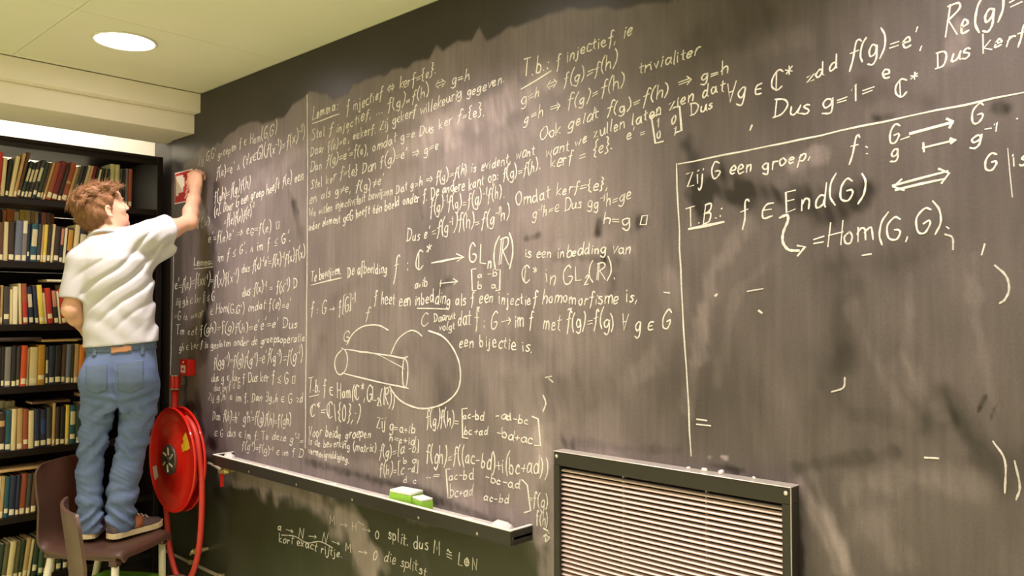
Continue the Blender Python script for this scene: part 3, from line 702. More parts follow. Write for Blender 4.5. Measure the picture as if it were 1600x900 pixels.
pyobj('chalk_writing', rest.v, rest.f, M_chalks[1], board)['kind'] = 'stuff'
for pts, wpx, st, sm in DRAW:
    rb = Ribbon(); q = catmull(pts, 6) if sm or len(pts) > 3 and False else [np.array(p) for p in pts]
    # hand-drawn: straight runs get a slight waver
    if not sm:
        r = []
        for a, b in zip(q, q[1:]):
            n = max(1, int(np.hypot(*(b - a)) / .05))
            for k in range(n): r.append(a + (b - a) * k / n + np.array([rng.uniform(-.0015, .0015), rng.uniform(-.0015, .0015)]) * (k > 0))
        r.append(q[-1]); q = r
    rb.stroke(q, .0055 * wpx)
    pyobj('chalk_drawing', rb.v, rb.f, chalk_mat(st), board)
# ---------------------------------------------------------------- bookcase
BCX = -4.62; BCD = 0.52; YR = -0.012; YL = -1.25; BCTOP = 2.44
SHELF_Z = [2.137, 1.815, 1.497, 1.183, 0.865, 0.535, 0.215]
bc = thing('bookcase', 'tall dark brown double-sided library bookcase packed with books', 'bookcase', (BCX, YR, 0))
def bpart(name, x0, x1, y0, y1, z0, z1, bev=.002): return obj(name, bbox(x0 - BCX, x1 - BCX, y0 - YR, y1 - YR, z0, z1, bev), M_shelf, bc)
bpart('side_panel', BCX - BCD, BCX, YR - .032, YR, 0, BCTOP)
bpart('side_panel', BCX - BCD, BCX, YL, YL + .032, 0, BCTOP)
bpart('top_panel', BCX - BCD, BCX - .001, YL + .0325, YR - .0325, BCTOP - .02, BCTOP)
bpart('top_fascia', BCX - .03, BCX - .006, YL + .0325, YR - .0325, BCTOP - .048, BCTOP - .0205)
bpart('plinth', BCX - BCD + .03, BCX - .03, YL + .0325, YR - .0325, 0.0, SHELF_Z[-1] - .036)
for z in SHELF_Z:
    bpart('shelf', BCX - BCD, BCX - .003, YL + .0325, YR - .0325, z - .034, z, .003)
for z in SHELF_Z[1::2]:
    o = bpart('cross_brace', BCX - .374, BCX - .366, -.72, -.70, z + .02, z + .30, 0)
    bm = bmesh.new()
    tube(bm, [(-.374, -.18 - YR, z + .28), (-.374, -.80 - YR, z + .06)], .008, 4)
    tube(bm, [(-.362, -.80 - YR, z + .28), (-.362, -.18 - YR, z + .06)], .008, 4)
    me = o.data; bm.to_mesh(me); bm.free()

bpart('added_dark_sheet', BCX - BCD + .003, BCX - BCD + .008, YL + .033, YR - .033, .2, 1.78, 0)  # dark sheets added behind the open shelves to keep aisle light out
bpart('added_dark_sheet', BCX - BCD + .003, BCX - BCD + .008, -.50, YR - .033, 1.816, 2.10, 0)
bpart('added_dark_sheet', BCX - BCD + .003, BCX - BCD + .008, -.24, YR - .033, 2.138, 2.419, 0)
# ---------------------------------------------------------------- books
PAL = {
 'red': srgb(190, 52, 40), 'dark red': srgb(112, 36, 32), 'rust': srgb(158, 78, 48), 'brown': srgb(98, 66, 44), 'dark brown': srgb(58, 42, 32), 'orange': srgb(222, 132, 44),
 'orange red': srgb(208, 82, 40), 'ochre': srgb(196, 142, 48), 'yellow': srgb(232, 202, 84), 'tan': srgb(196, 160, 102), 'cream': srgb(224, 204, 152), 'ivory': srgb(236, 224, 188),
 'grey': srgb(128, 122, 116), 'blue grey': srgb(108, 114, 134), 'dark grey': srgb(66, 62, 58), 'black': srgb(36, 32, 30), 'navy': srgb(38, 44, 66), 'blue': srgb(46, 66, 128), 'teal': srgb(38, 84, 96),
 'dark green': srgb(44, 60, 46), 'green': srgb(62, 92, 62), 'olive': srgb(104, 98, 62), 'salmon': srgb(206, 134, 108), 'turquoise': srgb(60, 140, 140), 'pale green': srgb(190, 186, 128),
}
M_book = {k: mat('cloth_' + k.replace(' ', '_'), v, .62, var=.14, scale=60, stretch=(1, 1, .25)) for k, v in PAL.items()}
M_page = mat('page_edges', srgb(226, 206, 160), .9, var=.15, scale=400, stretch=(1, 1, .02))
M_sticker = mat('white_spine_sticker', srgb(240, 226, 186), .7, var=.06, scale=80)
M_gilt = mat('pale_spine_lettering', srgb(214, 200, 160), .6, var=.4, scale=500)
brng = random.Random(21)
def book_meshes(w, h, d):
    """cover: two boards and a rounded spine (spine faces +x, pivot at the right-hand bottom corner y=0, x=0 at the spine)"""
    t = min(.0028, w * .12); n = 6; rnd = min(.006, w * .35)
    out = [(-d, -w)]
    for k in range(n + 1):
        a = -math.pi / 2 + math.pi * k / n
        out.append((-rnd + rnd * math.cos(a), -w / 2 + w / 2 * math.sin(a)))
    out.append((-d, 0))
    inn = [(-d, -t)] + [(-rnd - t + rnd * math.cos(a) * .6, -w / 2 + (w / 2 - t) * math.sin(a)) for a in [math.pi / 2 - math.pi * k / n for k in range(n + 1)]] + [(-d, -w + t)]
    v = []; f = []; m = len(out)
    for z in (0, h):
        v += [(x, y, z) for x, y in out] + [(x, y, z) for x, y in inn]
    tot = 2 * m
    for i in range(m - 1):
        f.append((i, i + 1, tot + i + 1, tot + i))
        f.append((m + i, m + i + 1, tot + m + i + 1, tot + m + i))
    f += [(m - 1, m, tot + m, tot + m - 1), (2 * m - 1, 0, tot, tot + 2 * m - 1)]
    for i in range(m - 1):
        j = 2 * m - 1 - i
        f.append((i, j, j - 1, i + 1)); f.append((tot + i, tot + i + 1, tot + j - 1, tot + j))
    pg = bbox(-d + .003, -rnd - t * .4, -w + t, -t, .003, h - .003)
    return v, f, pg, rnd
def band(w, rnd, z0, z1, off=.0006):
    v = []; f = []; n = 6
    for z in (z0, z1):
        for k in range(n + 1):
            a = -math.pi / 2 * .86 + math.pi * .86 * k / n
            v.append((-rnd + (rnd + off) * math.cos(a), -w / 2 + (w / 2 - .0008) * math.sin(a), z))
    for k in range(n): f.append((k, k + 1, n + 2 + k, n + 1 + k))
    return v, f
def make_book(col, w, h, d, x, y, z, lean, label, group, sticker, title, parent_loc=True):
    v, f, pg, rnd = book_meshes(w, h, d)
    bm = bmesh.new(); vv = [bm.verts.new(p) for p in v]
    for q in f: bm.faces.new([vv[i] for i in q])
    o = obj('book', bm, M_book[col], None)
    tag(o, label, 'book', group)
    o.location = (x, y, z); o.rotation_euler = (lean, 0, 0)
    obj('page_block', pg, M_page, o)
    if sticker:
        z0 = brng.uniform(.004, .012) if sticker == 1 else brng.uniform(.02, .03)
        a, b = band(w, rnd, z0, z0 + brng.uniform(.022, .03)); pyobj('spine_sticker', a, b, M_sticker, o, True)
    if title:
        c, z0, z1 = title
        a, b = band(w, rnd, h * z0, h * z1, .0005); pyobj('title_panel', a, b, M_book.get(c, M_gilt), o, True)
    return o
ORD = ['first', 'second', 'third', 'fourth', 'fifth', 'sixth', 'seventh', 'eighth', 'ninth', 'tenth', 'eleventh', 'twelfth', 'thirteenth', 'fourteenth', 'fifteenth', 'sixteenth', 'seventeenth',
       'eighteenth', 'nineteenth', 'twentieth', 'twenty-first', 'twenty-second', 'twenty-third', 'twenty-fourth', 'twenty-fifth', 'twenty-sixth', 'twenty-seventh', 'twenty-eighth', 'twenty-ninth', 'thirtieth',
       'thirty-first', 'thirty-second', 'thirty-third', 'thirty-fourth', 'thirty-fifth', 'thirty-sixth', 'thirty-seventh', 'thirty-eighth', 'thirty-ninth', 'fortieth']
SHELF_NAME = ['top shelf', 'second shelf down', 'third shelf down', 'fourth shelf down', 'fifth shelf down', 'sixth shelf down', 'bottom shelf']
PXW = .00312
# colour, width (picture units of 3 mm), height in cm, lean in degrees (tops to the right positive), title panel (colour, from, to)
B = {}
G = ('gilt', .45, .8)
B[0] = [('red', 9, 22, 3), ('cream', 6, 19.5, 4), ('black', 5, 19, 6), ('cream', 6, 21, 9), ('tan', 5, 23, 11), ('brown', 5, 24, 12), ('dark green', 5, 19.5, 14, G), ('black', 5, 19, 14, G), ('dark grey', 6, 19.5, 14, G), ('dark grey', 6, 21, 14, G),
        ('dark green', 6, 20, 14), ('brown', 4, 20, 14), ('tan', 4, 20.5, 14), ('rust', 8, 20.5, 14), ('dark red', 9, 21.5, 14), ('dark brown', 6, 19, 14), ('rust', 9, 21.5, 14, ('tan', .45, .52)), ('tan', 4, 19.5, 14), ('olive', 4, 20, 14), ('dark grey', 5, 20.5, 13.5),
        ('black', 4, 20.5, 13.5), ('cream', 5, 21, 13), ('tan', 4, 21, 13), ('dark red', 6, 21, 12.5), ('black', 4, 20.5, 12), ('cream', 3, 19.5, 11), ('black', 5, 20, 9), ('olive', 4, 20, 7), ('black', 4, 20, 5), ('pale green', 8, 23, 2), ('pale green', 8, 23, 1),
        ('dark grey', 5, 21, 1), ('black', 4, 21, 1), ('grey', 6, 21.5, 1), ('rust', 7, 21.5, 1)]
B[1] = [('rust', 5, 22, 1), ('brown', 9, 19, 1), ('cream', 7, 19.5, 1), ('dark brown', 9, 19.5, 1), ('blue grey', 10, 20.5, 2), ('grey', 8, 21, 2, ('ivory', .68, .98)), ('navy', 4, 19, 2), ('teal', 10, 19.5, 3, ('gilt', .4, .85)), ('dark grey', 6, 19.5, 3), ('tan', 3, 19, 3), ('yellow', 6, 19.5, 3),
        ('dark brown', 6, 19.5, 3), ('cream', 4, 20, 4), ('dark brown', 9, 19, 4), ('black', 6, 19, 4, ('salmon', .5, .95)), ('ivory', 4, 18.5, 4), ('black', 10, 18.5, 4, ('ochre', .35, .95)), ('cream', 8, 20.5, 5), ('black', 12, 19.5, 5, G), ('dark red', 7, 19.5, 4), ('tan', 6, 20, 3), ('navy', 8, 20, 2),
        ('brown', 9, 20, 1), ('cream', 6, 20.5, 1), ('dark grey', 9, 19.5, 1)]
B[2] = [('ivory', 4, 18, 1), ('brown', 7, 18.5, 1), ('tan', 4, 19.5, 1), ('dark grey', 9, 19, 0), ('cream', 4, 17.5, 0), ('ivory', 7, 19, 0), ('cream', 4, 20.5, -2), ('rust', 8, 20.5, -3, ('red', .02, .55)), ('navy', 8, 19, -4, G), ('navy', 6, 19.5, -4.5), ('yellow', 8, 20, -5), ('cream', 4, 16, -5),
        ('red', 9, 18.5, -5.5), ('black', 8, 17.5, -6, ('salmon', .5, .98)), ('ivory', 3, 17, -6), ('red', 9, 18, -6.5), ('cream', 10, 20.5, -7), ('brown', 8, 20, -7), ('black', 7, 19, -7), ('tan', 7, 19.5, -7), ('turquoise', 6, 19.5, -7), ('dark grey', 8, 19, -7), ('cream', 7, 20, -7)]
B[3] = [('black', 4, 20, 1), ('dark brown', 10, 20, 1), ('black', 5, 20, 1), ('grey', 9, 20, 1), ('black', 7, 20.5, 1), ('dark grey', 6, 20, 1), ('orange red', 9, 20.5, 2), ('tan', 3, 19, 2), ('cream', 13, 19.5, 1), ('ochre', 11, 20.5, 1), ('navy', 5, 19.5, 1, ('gilt', .3, .65)), ('navy', 9, 20, 1), ('black', 10, 20, 1),
        ('brown', 7, 20, 2), ('blue grey', 8, 20.5, 2), ('dark brown', 4, 20, 2), ('tan', 8, 20.5, 2), ('orange', 9, 20, 2), ('dark grey', 9, 20, 1), ('cream', 7, 20, 1)]
B[4] = [('orange', 5, 18.5, 1), ('dark grey', 6, 19, 1), ('dark brown', 10, 19, 1, ('tan', .65, .8)), ('teal', 9, 20, 1), ('cream', 7, 20.5, 1), ('tan', 9, 20.5, 0), ('rust', 8, 20, 0), ('cream', 8, 19, 0), ('navy', 9, 19.5, 0), ('navy', 10, 19, 0, ('blue', .35, .75)), ('dark grey', 8, 20, 0), ('tan', 5, 22, 1),
        ('dark brown', 7, 20, 1), ('black', 8, 20, 1), ('yellow', 6, 20.5, 1), ('teal', 10, 20, 1, ('gilt', .5, .85)), ('dark green', 9, 20, 1), ('cream', 8, 21, 1), ('olive', 9, 20, 1), ('cream', 5, 19.5, 1), ('dark green', 8, 20, 1)]
B[5] = [('teal', 4, 20, 2), ('ivory', 10, 20.5, 3), ('tan', 6, 20.5, 3), ('teal', 7, 20, 3), ('navy', 9, 20, 3), ('navy', 6, 20, 3), ('rust', 9, 20.5, 4), ('dark grey', 7, 20, 4), ('brown', 9, 20, 4), ('black', 9, 20, 3), ('dark green', 8, 20, 3), ('dark red', 8, 20, 2), ('tan', 7, 20, 2), ('navy', 9, 20, 1), ('green', 9, 20, 1),
        ('cream', 8, 20.5, 1), ('pale green', 8, 20, 1), ('dark green', 9, 20, 1)]
B[6] = [('ochre', 6, 18.5, 5), ('cream', 5, 19, 5), ('dark green', 7, 19, 6), ('olive', 7, 19, 6), ('cream', 9, 19.5, 6), ('olive', 8, 19, 6), ('dark green', 6, 19, 6), ('tan', 7, 19.5, 7), ('cream', 5, 18.5, 7), ('dark green', 8, 19, 6), ('green', 8, 19.5, 5), ('brown', 4, 19, 5), ('black', 7, 19, 4), ('pale green', 6, 19.5, 4),
        ('dark green', 9, 19, 3), ('black', 8, 19, 2), ('cream', 7, 19, 1), ('dark grey', 9, 19, 1), ('green', 8, 19, 1)]
def row(books, y_start, z, x, shelf, group, backrow=False):
    pos = y_start; prev = None
    n = len(books)
    for i, b in enumerate(books):
        col, wp, h, lean = b[:4]; title = b[4] if len(b) > 4 else None
        w_ = wp * PXW * .97; h = h / 100; th = R(lean)
        if prev is not None:
            p_h, p_th = prev
            if p_th > th: pos += min(p_h, h) * (math.tan(p_th) - math.tan(th)) + .0003
            elif p_th < 0 and False: pass
        ext = w_ / math.cos(th)
        pos += ext + .0006
        nb = [books[k][0] for k in (i - 1, i + 1) if 0 <= k < n]
        between = f'between {nb[0]} and {nb[1]} ones' if len(nb) == 2 else f'beside a {nb[0]} one'
        ln = 'leaning ' if abs(lean) >= 4 else ''
        wd = 'thick ' if wp >= 9 else 'thin ' if wp <= 4 else ''
        label = f'{ln}{wd}{col} book, {ORD[i]} from the left on the {SHELF_NAME[shelf]}'
        if backrow: label = f'{wd}{col} rear book, {ORD[i]} from left at back of {SHELF_NAME[shelf]}'
        st = 1 if (i * 7 + shelf * 3) % 9 else 2
        if col in ('cream', 'ivory') and not backrow and brng.random() < .4: st = 0
        d = brng.uniform(.125, .155)
        xx = x - brng.uniform(.004, .016)
        # the lowest corner of a leaning book stands on the shelf
        o = make_book(col, w_, h, d, xx, pos if lean >= 0 else pos, z + .0004 + (math.sin(-th) * 0 if lean >= 0 else w_ * math.sin(-th)), -th, label, group, st if not backrow else 0, title if title else None)
        prev = (h, th)
    return pos
for s, z in enumerate(SHELF_Z):
    y0 = -.846
    extra = [('brown', 7, 20, 1), ('navy', 8, 20, 1), ('cream', 6, 20, 1)] if s != 2 else [('brown', 7, 19, 1), ('navy', 8, 19, 1), ('cream', 6, 18.5, 1)]
    y1 = row(B[s], y0, z, BCX, s, f'books on the {SHELF_NAME[s]}')
# rear row, its fore-edges and spines showing over the front books
REAR = {1: [('rust', 8, 27, 0), ('ivory', 9, 27.5, 0), ('dark brown', 5, 27.5, 0), ('salmon', 6, 27, 0), ('orange', 12, 28, 0), ('ivory', 8, 27, 0), ('yellow', 9, 28, 0), ('cream', 8, 28, 0), ('tan', 6, 27.5, 0), ('ivory', 6, 27.5, 0), ('blue', 4, 27, 0), ('salmon', 8, 27.5, 0), ('grey', 6, 27.5, 0), ('rust', 6, 27, 0)],
        4: [('brown', 7, 22, 0), ('orange', 7, 22, 0), ('olive', 8, 21, 0), ('ivory', 9, 23.5, 0), ('ivory', 9, 23, 0), ('cream', 6, 23, 0), ('dark brown', 8, 19, 0), ('brown', 9, 18, 0), ('dark grey', 9, 18, 0)],
        3: [('dark brown', 9, 18, 0), ('black', 9, 19, 0), ('tan', 8, 20, 0), ('brown', 8, 18, 0), ('salmon', 8, 20, 0), ('dark brown', 9, 17, 0), ('tan', 7, 18, 0)]}
for s, bk in REAR.items():
    row(bk, -.83, SHELF_Z[s], BCX - .178, s, f'rear row of books behind the {SHELF_NAME[s]}', True)
# books and papers lying across the tops of the standing books
FL = [(2, 'ivory', .155, .19, .012, -.60, .206, 'thin white book lying flat across the tops of the third-shelf books'),
      (3, 'dark brown', .12, .20, .02, -.82, .207, 'dark brown book lying flat on the black books of the fourth shelf'),
      (3, 'tan', .12, .17, .012, -.62, .2085, 'tan book lying flat on the red and cream books of the fourth shelf'),
      (3, 'brown', .11, .16, .014, -.44, .208, 'brown book lying flat on the navy books of the fourth shelf'),
      (4, 'brown', .12, .18, .013, -.66, .208, 'brown book lying flat on the tan books of the fifth shelf'),
      (4, 'rust', .11, .17, .02, -.43, .2225, 'rust coloured book lying flat near the tall tan book of the fifth shelf'),
      (5, 'tan', .12, .19, .014, -.80, .209, 'tan book lying flat on the ivory books of the sixth shelf'),
      (5, 'salmon', .12, .16, .016, -.60, .208, 'pinkish book lying flat above the rust book of the sixth shelf')]
for s, col, d, h, w_, y, dz, lab in FL:
    v, f, pg, rnd = book_meshes(w_, h, d)
    o = make_book(col, w_, h, d, BCX - .012, y, SHELF_Z[s] + dz, R(-90), lab, 'books lying flat on the rows', 0, None)
    o.location.z += w_ + .0005
# ---------------------------------------------------------------- chalk tray with what lies on it
TX0, TX1, TD, TZ0, TZ1 = -3.80, -1.797, .107, .815, .866
tr = thing('chalk_tray', 'long black chalk tray with a white dusty lip under the blackboard', 'chalk tray', (TX0, 0, TZ0))
TL = TX1 - TX0; TH = TZ1 - TZ0
bm = bmesh.new(); box(bm, 0, TL, -TD + .012, -.0012, .018, .026)
obj('tray_floor', bm, mat('dusty_tray_floor', srgb(205, 196, 186), .85, var=.25, scale=30), tr)
obj('front_board', bbox(0, TL, -TD, -TD + .0115, -.0005, TH - .004, .0015), M_black, tr)
M_dustlip = mat('chalk_dusted_lip', srgb(238, 232, 224), .85, var=.12, scale=60)
obj('dusty_lip', bbox(0, TL, -TD - .0005, -TD + .0125, TH - .0038, TH, .001), M_dustlip, tr)
for x in (0, TL - .012):
    obj('end_board', bbox(x, x + .012, -TD + .012, -.0012, 0, TH - .004, .001), M_black, tr)
    obj('dusty_lip', bbox(x, x + .012, -TD + .0128, -.0012, TH - .0038, TH, .001), M_dustlip, tr)
M_screw = mat('screw_steel', srgb(190, 180, 165), .35, .9)
for x in (.35, .75, 1.15, 1.55, 1.85):
    obj('screw', lathe(bmesh.new(), [(0, .0018), (.004, .0012), (.0055, 0), (0, 0)], 10, Matrix.Translation((x, -TD - .0002, .013)) @ Matrix.Rotation(R(90), 4, 'X')), M_screw, tr)

M_spw = mat('sponge_white_top', srgb(246, 250, 236), .95, bump=.3, scale=300); M_spg = mat('sponge_green', srgb(150, 205, 70), .95, var=.12, scale=200, bump=.4)
def sponge(x, y, z, rz, lx, ly, hz, label):
    t = thing('board_sponge', label, 'sponge', (x, y, z), rz)
    obj('sponge_base', bbox(-lx / 2, lx / 2, -ly / 2, ly / 2, 0, hz * .8, .004, 2), M_spg, t, False, True)
    obj('felt_top', bbox(-lx / 2 + .001, lx / 2 - .001, -ly / 2 + .001, ly / 2 - .001, hz * .8 + .0003, hz, .004, 2), M_spw, t, False, True)
sponge(-2.385, -.052, TZ0 + .0265, R(6), .112, .07, .058, 'green sponge with a white top, the larger one on the chalk tray')
sponge(-2.288, -.056, TZ0 + .0265, R(-10), .07, .05, .046, 'smaller green and white sponge beside the larger one on the tray')
M_stick = mat('chalk_stick', srgb(250, 246, 238), .9, var=.05, scale=200)
crng = random.Random(3)
def chalk(x, y, z, L, rz, label, group=None, r=.0055):
    bm = tube(bmesh.new(), [(-L / 2, 0, r), (-L / 2 + .002, 0, r), (L / 2 - .001, 0, r), (L / 2, 0, r)], [r * .8, r, r, r * .7], 10)
    o = obj('chalk_stick', bm, M_stick, None, True); o.location = (x, y, z); o.rotation_euler = (0, 0, rz)
    tag(o, label, 'chalk', group)
for i, (x, L, rz) in enumerate([(-3.60, .05, .2), (-3.38, .04, -.3), (-3.05, .06, .1), (-2.86, .03, .6), (-2.62, .05, -.1), (-2.05, .04, .3), (-1.98, .05, -.2)]):
    chalk(x, -.07 + .02 * (i % 2), TZ0 + .0262, L, rz, 'short white stick of chalk lying in the chalk tray', 'chalk sticks in the tray')
def wedge_eraser(x, y, z, rz, label):
    bm = bmesh.new()
    P = [(-.045, -.02, 0), (.045, -.02, 0), (.045, .02, 0), (-.045, .02, 0), (-.03, -.016, .032), (.02, -.018, .026), (.022, .016, .028), (-.032, .016, .034)]
    v = [bm.verts.new(p) for p in P]
    for q in ((0, 1, 2, 3), (4, 5, 6, 7), (0, 1, 5, 4), (1, 2, 6, 5), (2, 3, 7, 6), (3, 0, 4, 7)): bm.faces.new([v[i] for i in q])
    bmesh.ops.recalc_face_normals(bm, faces=bm.faces[:]); bmesh.ops.bevel(bm, geom=bm.edges[:], offset=.006, segments=2, affect='EDGES')
    o = obj('dust_cloth', bm, M_dustlip, None, True); o.location = (x, y, z); o.rotation_euler = (0, 0, rz)
    tag(o, label, 'cloth')
wedge_eraser(-1.875, -.06, TZ0 + .0265, R(15), 'small crumpled white cloth at the near end of the chalk tray')
wedge_eraser(-3.72, -.06, TZ0 + .0265, R(-10), 'small white cloth at the far end of the chalk tray beside the hose reel')

# ---------------------------------------------------------------- convector grille let into the wall
GX0, GX1, GZ0, GZ1, GY = -1.664, -.893, .36, 1.129, -.05
gr = thing('convector_grille', 'black framed heater grille with shiny horizontal slats under the blackboard', 'heater grille', (GX0, 0, GZ0))
GW = GX1 - GX0; GH = GZ1 - GZ0
bm = bmesh.new()
FB = .044; FS = .022
box(bm, 0, GW, GY, -.0012, GH - FB, GH - .003, .0015); box(bm, 0, GW, GY, -.0012, 0, FB, .0015)
box(bm, 0, FS, GY, -.0012, FB, GH - FB); box(bm, GW - FS, GW, GY, -.0012, FB, GH - FB)
obj('grille_frame', bm, M_black, gr)
M_alu = mat('worn_metal_edge', srgb(236, 228, 218), .4, .6)
bm = bmesh.new(); box(bm, -.001, GW + .001, GY - .001, -.0012, GH - .0022, GH, .0006); box(bm, GW + .0002, GW + .0016, GY - .001, GY + .003, 0, GH - .003, .0003)
obj('metal_edge', bm, M_alu, gr)
obj('back_plate', bbox(FS + .0005, GW - FS - .0005, -.008, -.0013, FB + .0005, GH - FB - .0005), mat('grille_shadow_black', srgb(24, 20, 18), .7), gr)
bm = bmesh.new(); pitch = .0146; z = FB + .008
while z < GH - FB - .010:
    n = 6; pr = []
    for k in range(n + 1):
        a = -R(80) + R(160) * k / n
        pr.append((-.030 - .0105 * math.cos(a), z + 0.0042 * math.sin(a)))
    pr = [(-.024, z - .0042)] + pr + [(-.024, z + .0042)]
    a = [bm.verts.new((FS + .001, y, zz)) for y, zz in pr]; b = [bm.verts.new((GW - FS - .001, y, zz)) for y, zz in pr]
    for k in range(len(pr) - 1): bm.faces.new((a[k], a[k + 1], b[k + 1], b[k]))
    bm.faces.new((a[-1], a[0], b[0], b[-1])); bm.faces.new(a); bm.faces.new(b[::-1])
    z += pitch
obj('slat_panel', bm, mat('beige_metal_slats', srgb(230, 208, 202), .42, .3, var=.06, scale=20), gr, False, True)
for x in (.245, .52):
    obj('slat_holder', bbox(x - .0015, x + .0015, -.0235, -.0085, FB + .002, GH - FB - .002), M_alu, gr)
for x in (.012, GW - .012):
    obj('corner_screw', lathe(bmesh.new(), [(0, .003), (.004, .0022), (.006, 0), (0, 0)], 12, Matrix.Translation((x, GY - .0003, GH - .016)) @ Matrix.Rotation(R(90), 4, 'X')), M_alu, gr, True)
# crumbs of chalk on the ledge of the grille
for i, (x, r) in enumerate([(-1.15, .006), (-1.20, .004), (-1.10, .007), (-1.005, .004)]):
    chalk(x, -.02, GZ1 + .0004, r * 2.4, i * .8, 'crumb of white chalk lying on top of the heater grille', 'chalk crumbs on the grille', r * .8)

# ---------------------------------------------------------------- sign and alarm push
M_signred = mat('sign_red', srgb(206, 32, 32), .42); M_signwhite = mat('sign_white', srgb(250, 238, 226), .5)
sg = thing('fire_hose_sign', 'square red and white fire hose sign on the wall behind the raised hand', 'sign', (-4.38, -.0008, 2.247))
obj('sign_plate', bbox(-.105, .105, -.004, 0, -.088, .088, .001), M_signwhite, sg)
obj('sign_face', bbox(-.098, .098, -.0052, -.0042, -.081, .081), M_signred, sg)
bm = bmesh.new()
box(bm, -.082, .005, -.0062, -.0053, -.03, .066); box(bm, -.082, -.05, -.0062, -.0053, -.045, -.03); box(bm, .005, .022, -.0062, -.0053, .0, .05)
obj('hose_symbol', bm, M_signwhite, sg)
bm = bmesh.new()
for k in range(5):
    tube(bm, [(.03 + .012 * k - .02 * (k > 2), -.0058, -.066 + .026 * k), (.05 + .008 * k, -.0058, -.05 + .026 * k), (.075, -.0058, -.046 + .024 * k)], .0045, 6)
obj('flame_symbol', bm, M_signwhite, sg)
cp = thing('alarm_push', 'small red fire alarm push box on the blackboard above the hose reel', 'fire alarm', (-4.262, -.0008, 1.262))
M_red = mat('glossy_red_plastic', srgb(214, 34, 26), .3)
obj('alarm_body', bbox(-.045, .045, -.045, 0, -.043, .043, .006, 3), M_red, cp, False, True)
obj('break_pane', bbox(-.026, .026, -.0475, -.0455, -.028, .012, .001), M_signwhite, cp)
obj('alarm_mark', bbox(-.012, .012, -.0487, -.0478, -.014, -.002, .0), M_red, cp)
obj('alarm_lamp', lathe(bmesh.new(), [(0, .004), (.005, .003), (.006, 0), (0, 0)], 12, Matrix.Translation((0, -.0455, .028)) @ Matrix.Rotation(R(90), 4, 'X')), M_signwhite, cp)

# ---------------------------------------------------------------- fire hose reel
M_reel = mat('reel_red_enamel', srgb(216, 30, 18), .3, coat=.3)
M_hose = mat('red_rubber_hose', srgb(206, 58, 44), .45, var=.06, scale=40)
RX, RZ, RR = -4.066, .816, .262
hr = thing('fire_hose_reel', 'red fire hose reel with its hose hanging down beside the man', 'fire hose reel', (RX, 0, RZ))
RXM = Matrix.Rotation(R(90), 4, 'X')
def disc(y0, y1, rim): # a pressed disc with a rolled rim, its axis along y
    M = Matrix.Translation((0, y1, 0)) @ RXM; t = y1 - y0
    return lathe(bmesh.new(), [(0, t), (.09, t), (.10, t - .006), (.20, t - .006), (.215, t - .002), (RR - .012, t - .002), (RR - .004, t + .004), (RR, t), (RR, t - .006), (RR - .008, t - .010), (.2, t - .012), (0, t - .012)], 72, M)
obj('front_disc', disc(-.192, -.172, 1), M_reel, hr, True).data.set_sharp_from_angle(angle=R(40))
obj('rear_disc', disc(-.143, -.126, 1), M_reel, hr, True).data.set_sharp_from_angle(angle=R(40))
obj('drum', lathe(bmesh.new(), [(0, .0), (.12, 0), (.12, .028), (0, .028)], 48, Matrix.Translation((0, -.1435, 0)) @ RXM), M_reel, hr)
hub = obj('hub', lathe(bmesh.new(), [(0, .018), (.02, .018), (.022, .012), (.055, .010), (.068, .014), (.076, .008), (.076, 0), (0, 0)], 48, Matrix.Translation((-.012, -.192, 0)) @ RXM), mat('hub_grey', srgb(92, 84, 74), .4, .4, var=.3, scale=60), hr, True)
bm = bmesh.new()
for k in range(6):
    a = k * math.pi / 3 + .3
    tube(bm, [(-.012 + .024 * math.cos(a), -.2045, .024 * math.sin(a)), (-.012 + .062 * math.cos(a + .25), -.2045, .062 * math.sin(a + .25))], .0045, 6)
obj('hub_ribs', bm, mat('hub_cream_print', srgb(196, 186, 150), .5), hub)
ch = []
crn = random.Random(5)
bm = bmesh.new()
for lay, rad in enumerate((.150, .178, .206)):
    for y in (-.1575,):
        tube(bm, [(rad * math.cos(2 * math.pi * q / 56), y + .001 * math.sin(q), rad * math.sin(2 * math.pi * q / 56)) for q in range(56)], .0132, 8, closed=True)
obj('hose_coil', bm, M_hose, hr, True)
pts = [(.08, -.157, .215), (.15, -.157, .186), (.20, -.157, .13), (.232, -.157, .03), (.245, -.15, -.10), (.244, -.15, -.25), (.222, -.15, -.40), (.17, -.15, -.52), (.09, -.15, -.60), (.0, -.15, -.60), (-.07, -.15, -.53), (-.118, -.15, -.42), (-.143, -.15, -.30), (-.150, -.157, -.21), (-.142, -.157, -.15)]
obj('hanging_hose', tube(bmesh.new(), [Vector(p) for p in catmull(pts, 6)], .0142, 12), M_hose, hr, True)
M_yel = mat('yellow_print', srgb(226, 176, 34), .45); 
def on_disc(bm, r0, r1, a0, a1, y=-.1915, n=8):
    f = []
    for k in range(n + 1):
        a = R(a0 + (a1 - a0) * k / n)
        f.append((bm.verts.new((r0 * math.cos(a), y, r0 * math.sin(a))), bm.verts.new((r1 * math.cos(a), y, r1 * math.sin(a)))))
    for p, q in zip(f, f[1:]): bm.faces.new((p[0], p[1], q[1], q[0]))
bm = bmesh.new(); on_disc(bm, .165, .215, 22, 46, -.1896); on_disc(bm, .125, .16, 24, 40, -.1874)
o = obj('yellow_sticker', bm, M_yel, hr)
sm = o.modifiers.new('thick', 'SOLIDIFY'); sm.thickness = .0012
bm = bmesh.new(); on_disc(bm, .185, .235, 196, 214, -.1902)
o = obj('white_sticker', bm, mat('white_label_print', srgb(222, 206, 188), .5, var=.35, scale=160), hr); sm = o.modifiers.new('thick', 'SOLIDIFY'); sm.thickness = .0012
bm = bmesh.new(); box(bm, -.21, -.13, -.1255, -.0012, -.05, .05, .004)
obj('wall_bracket', bm, M_reel, hr)
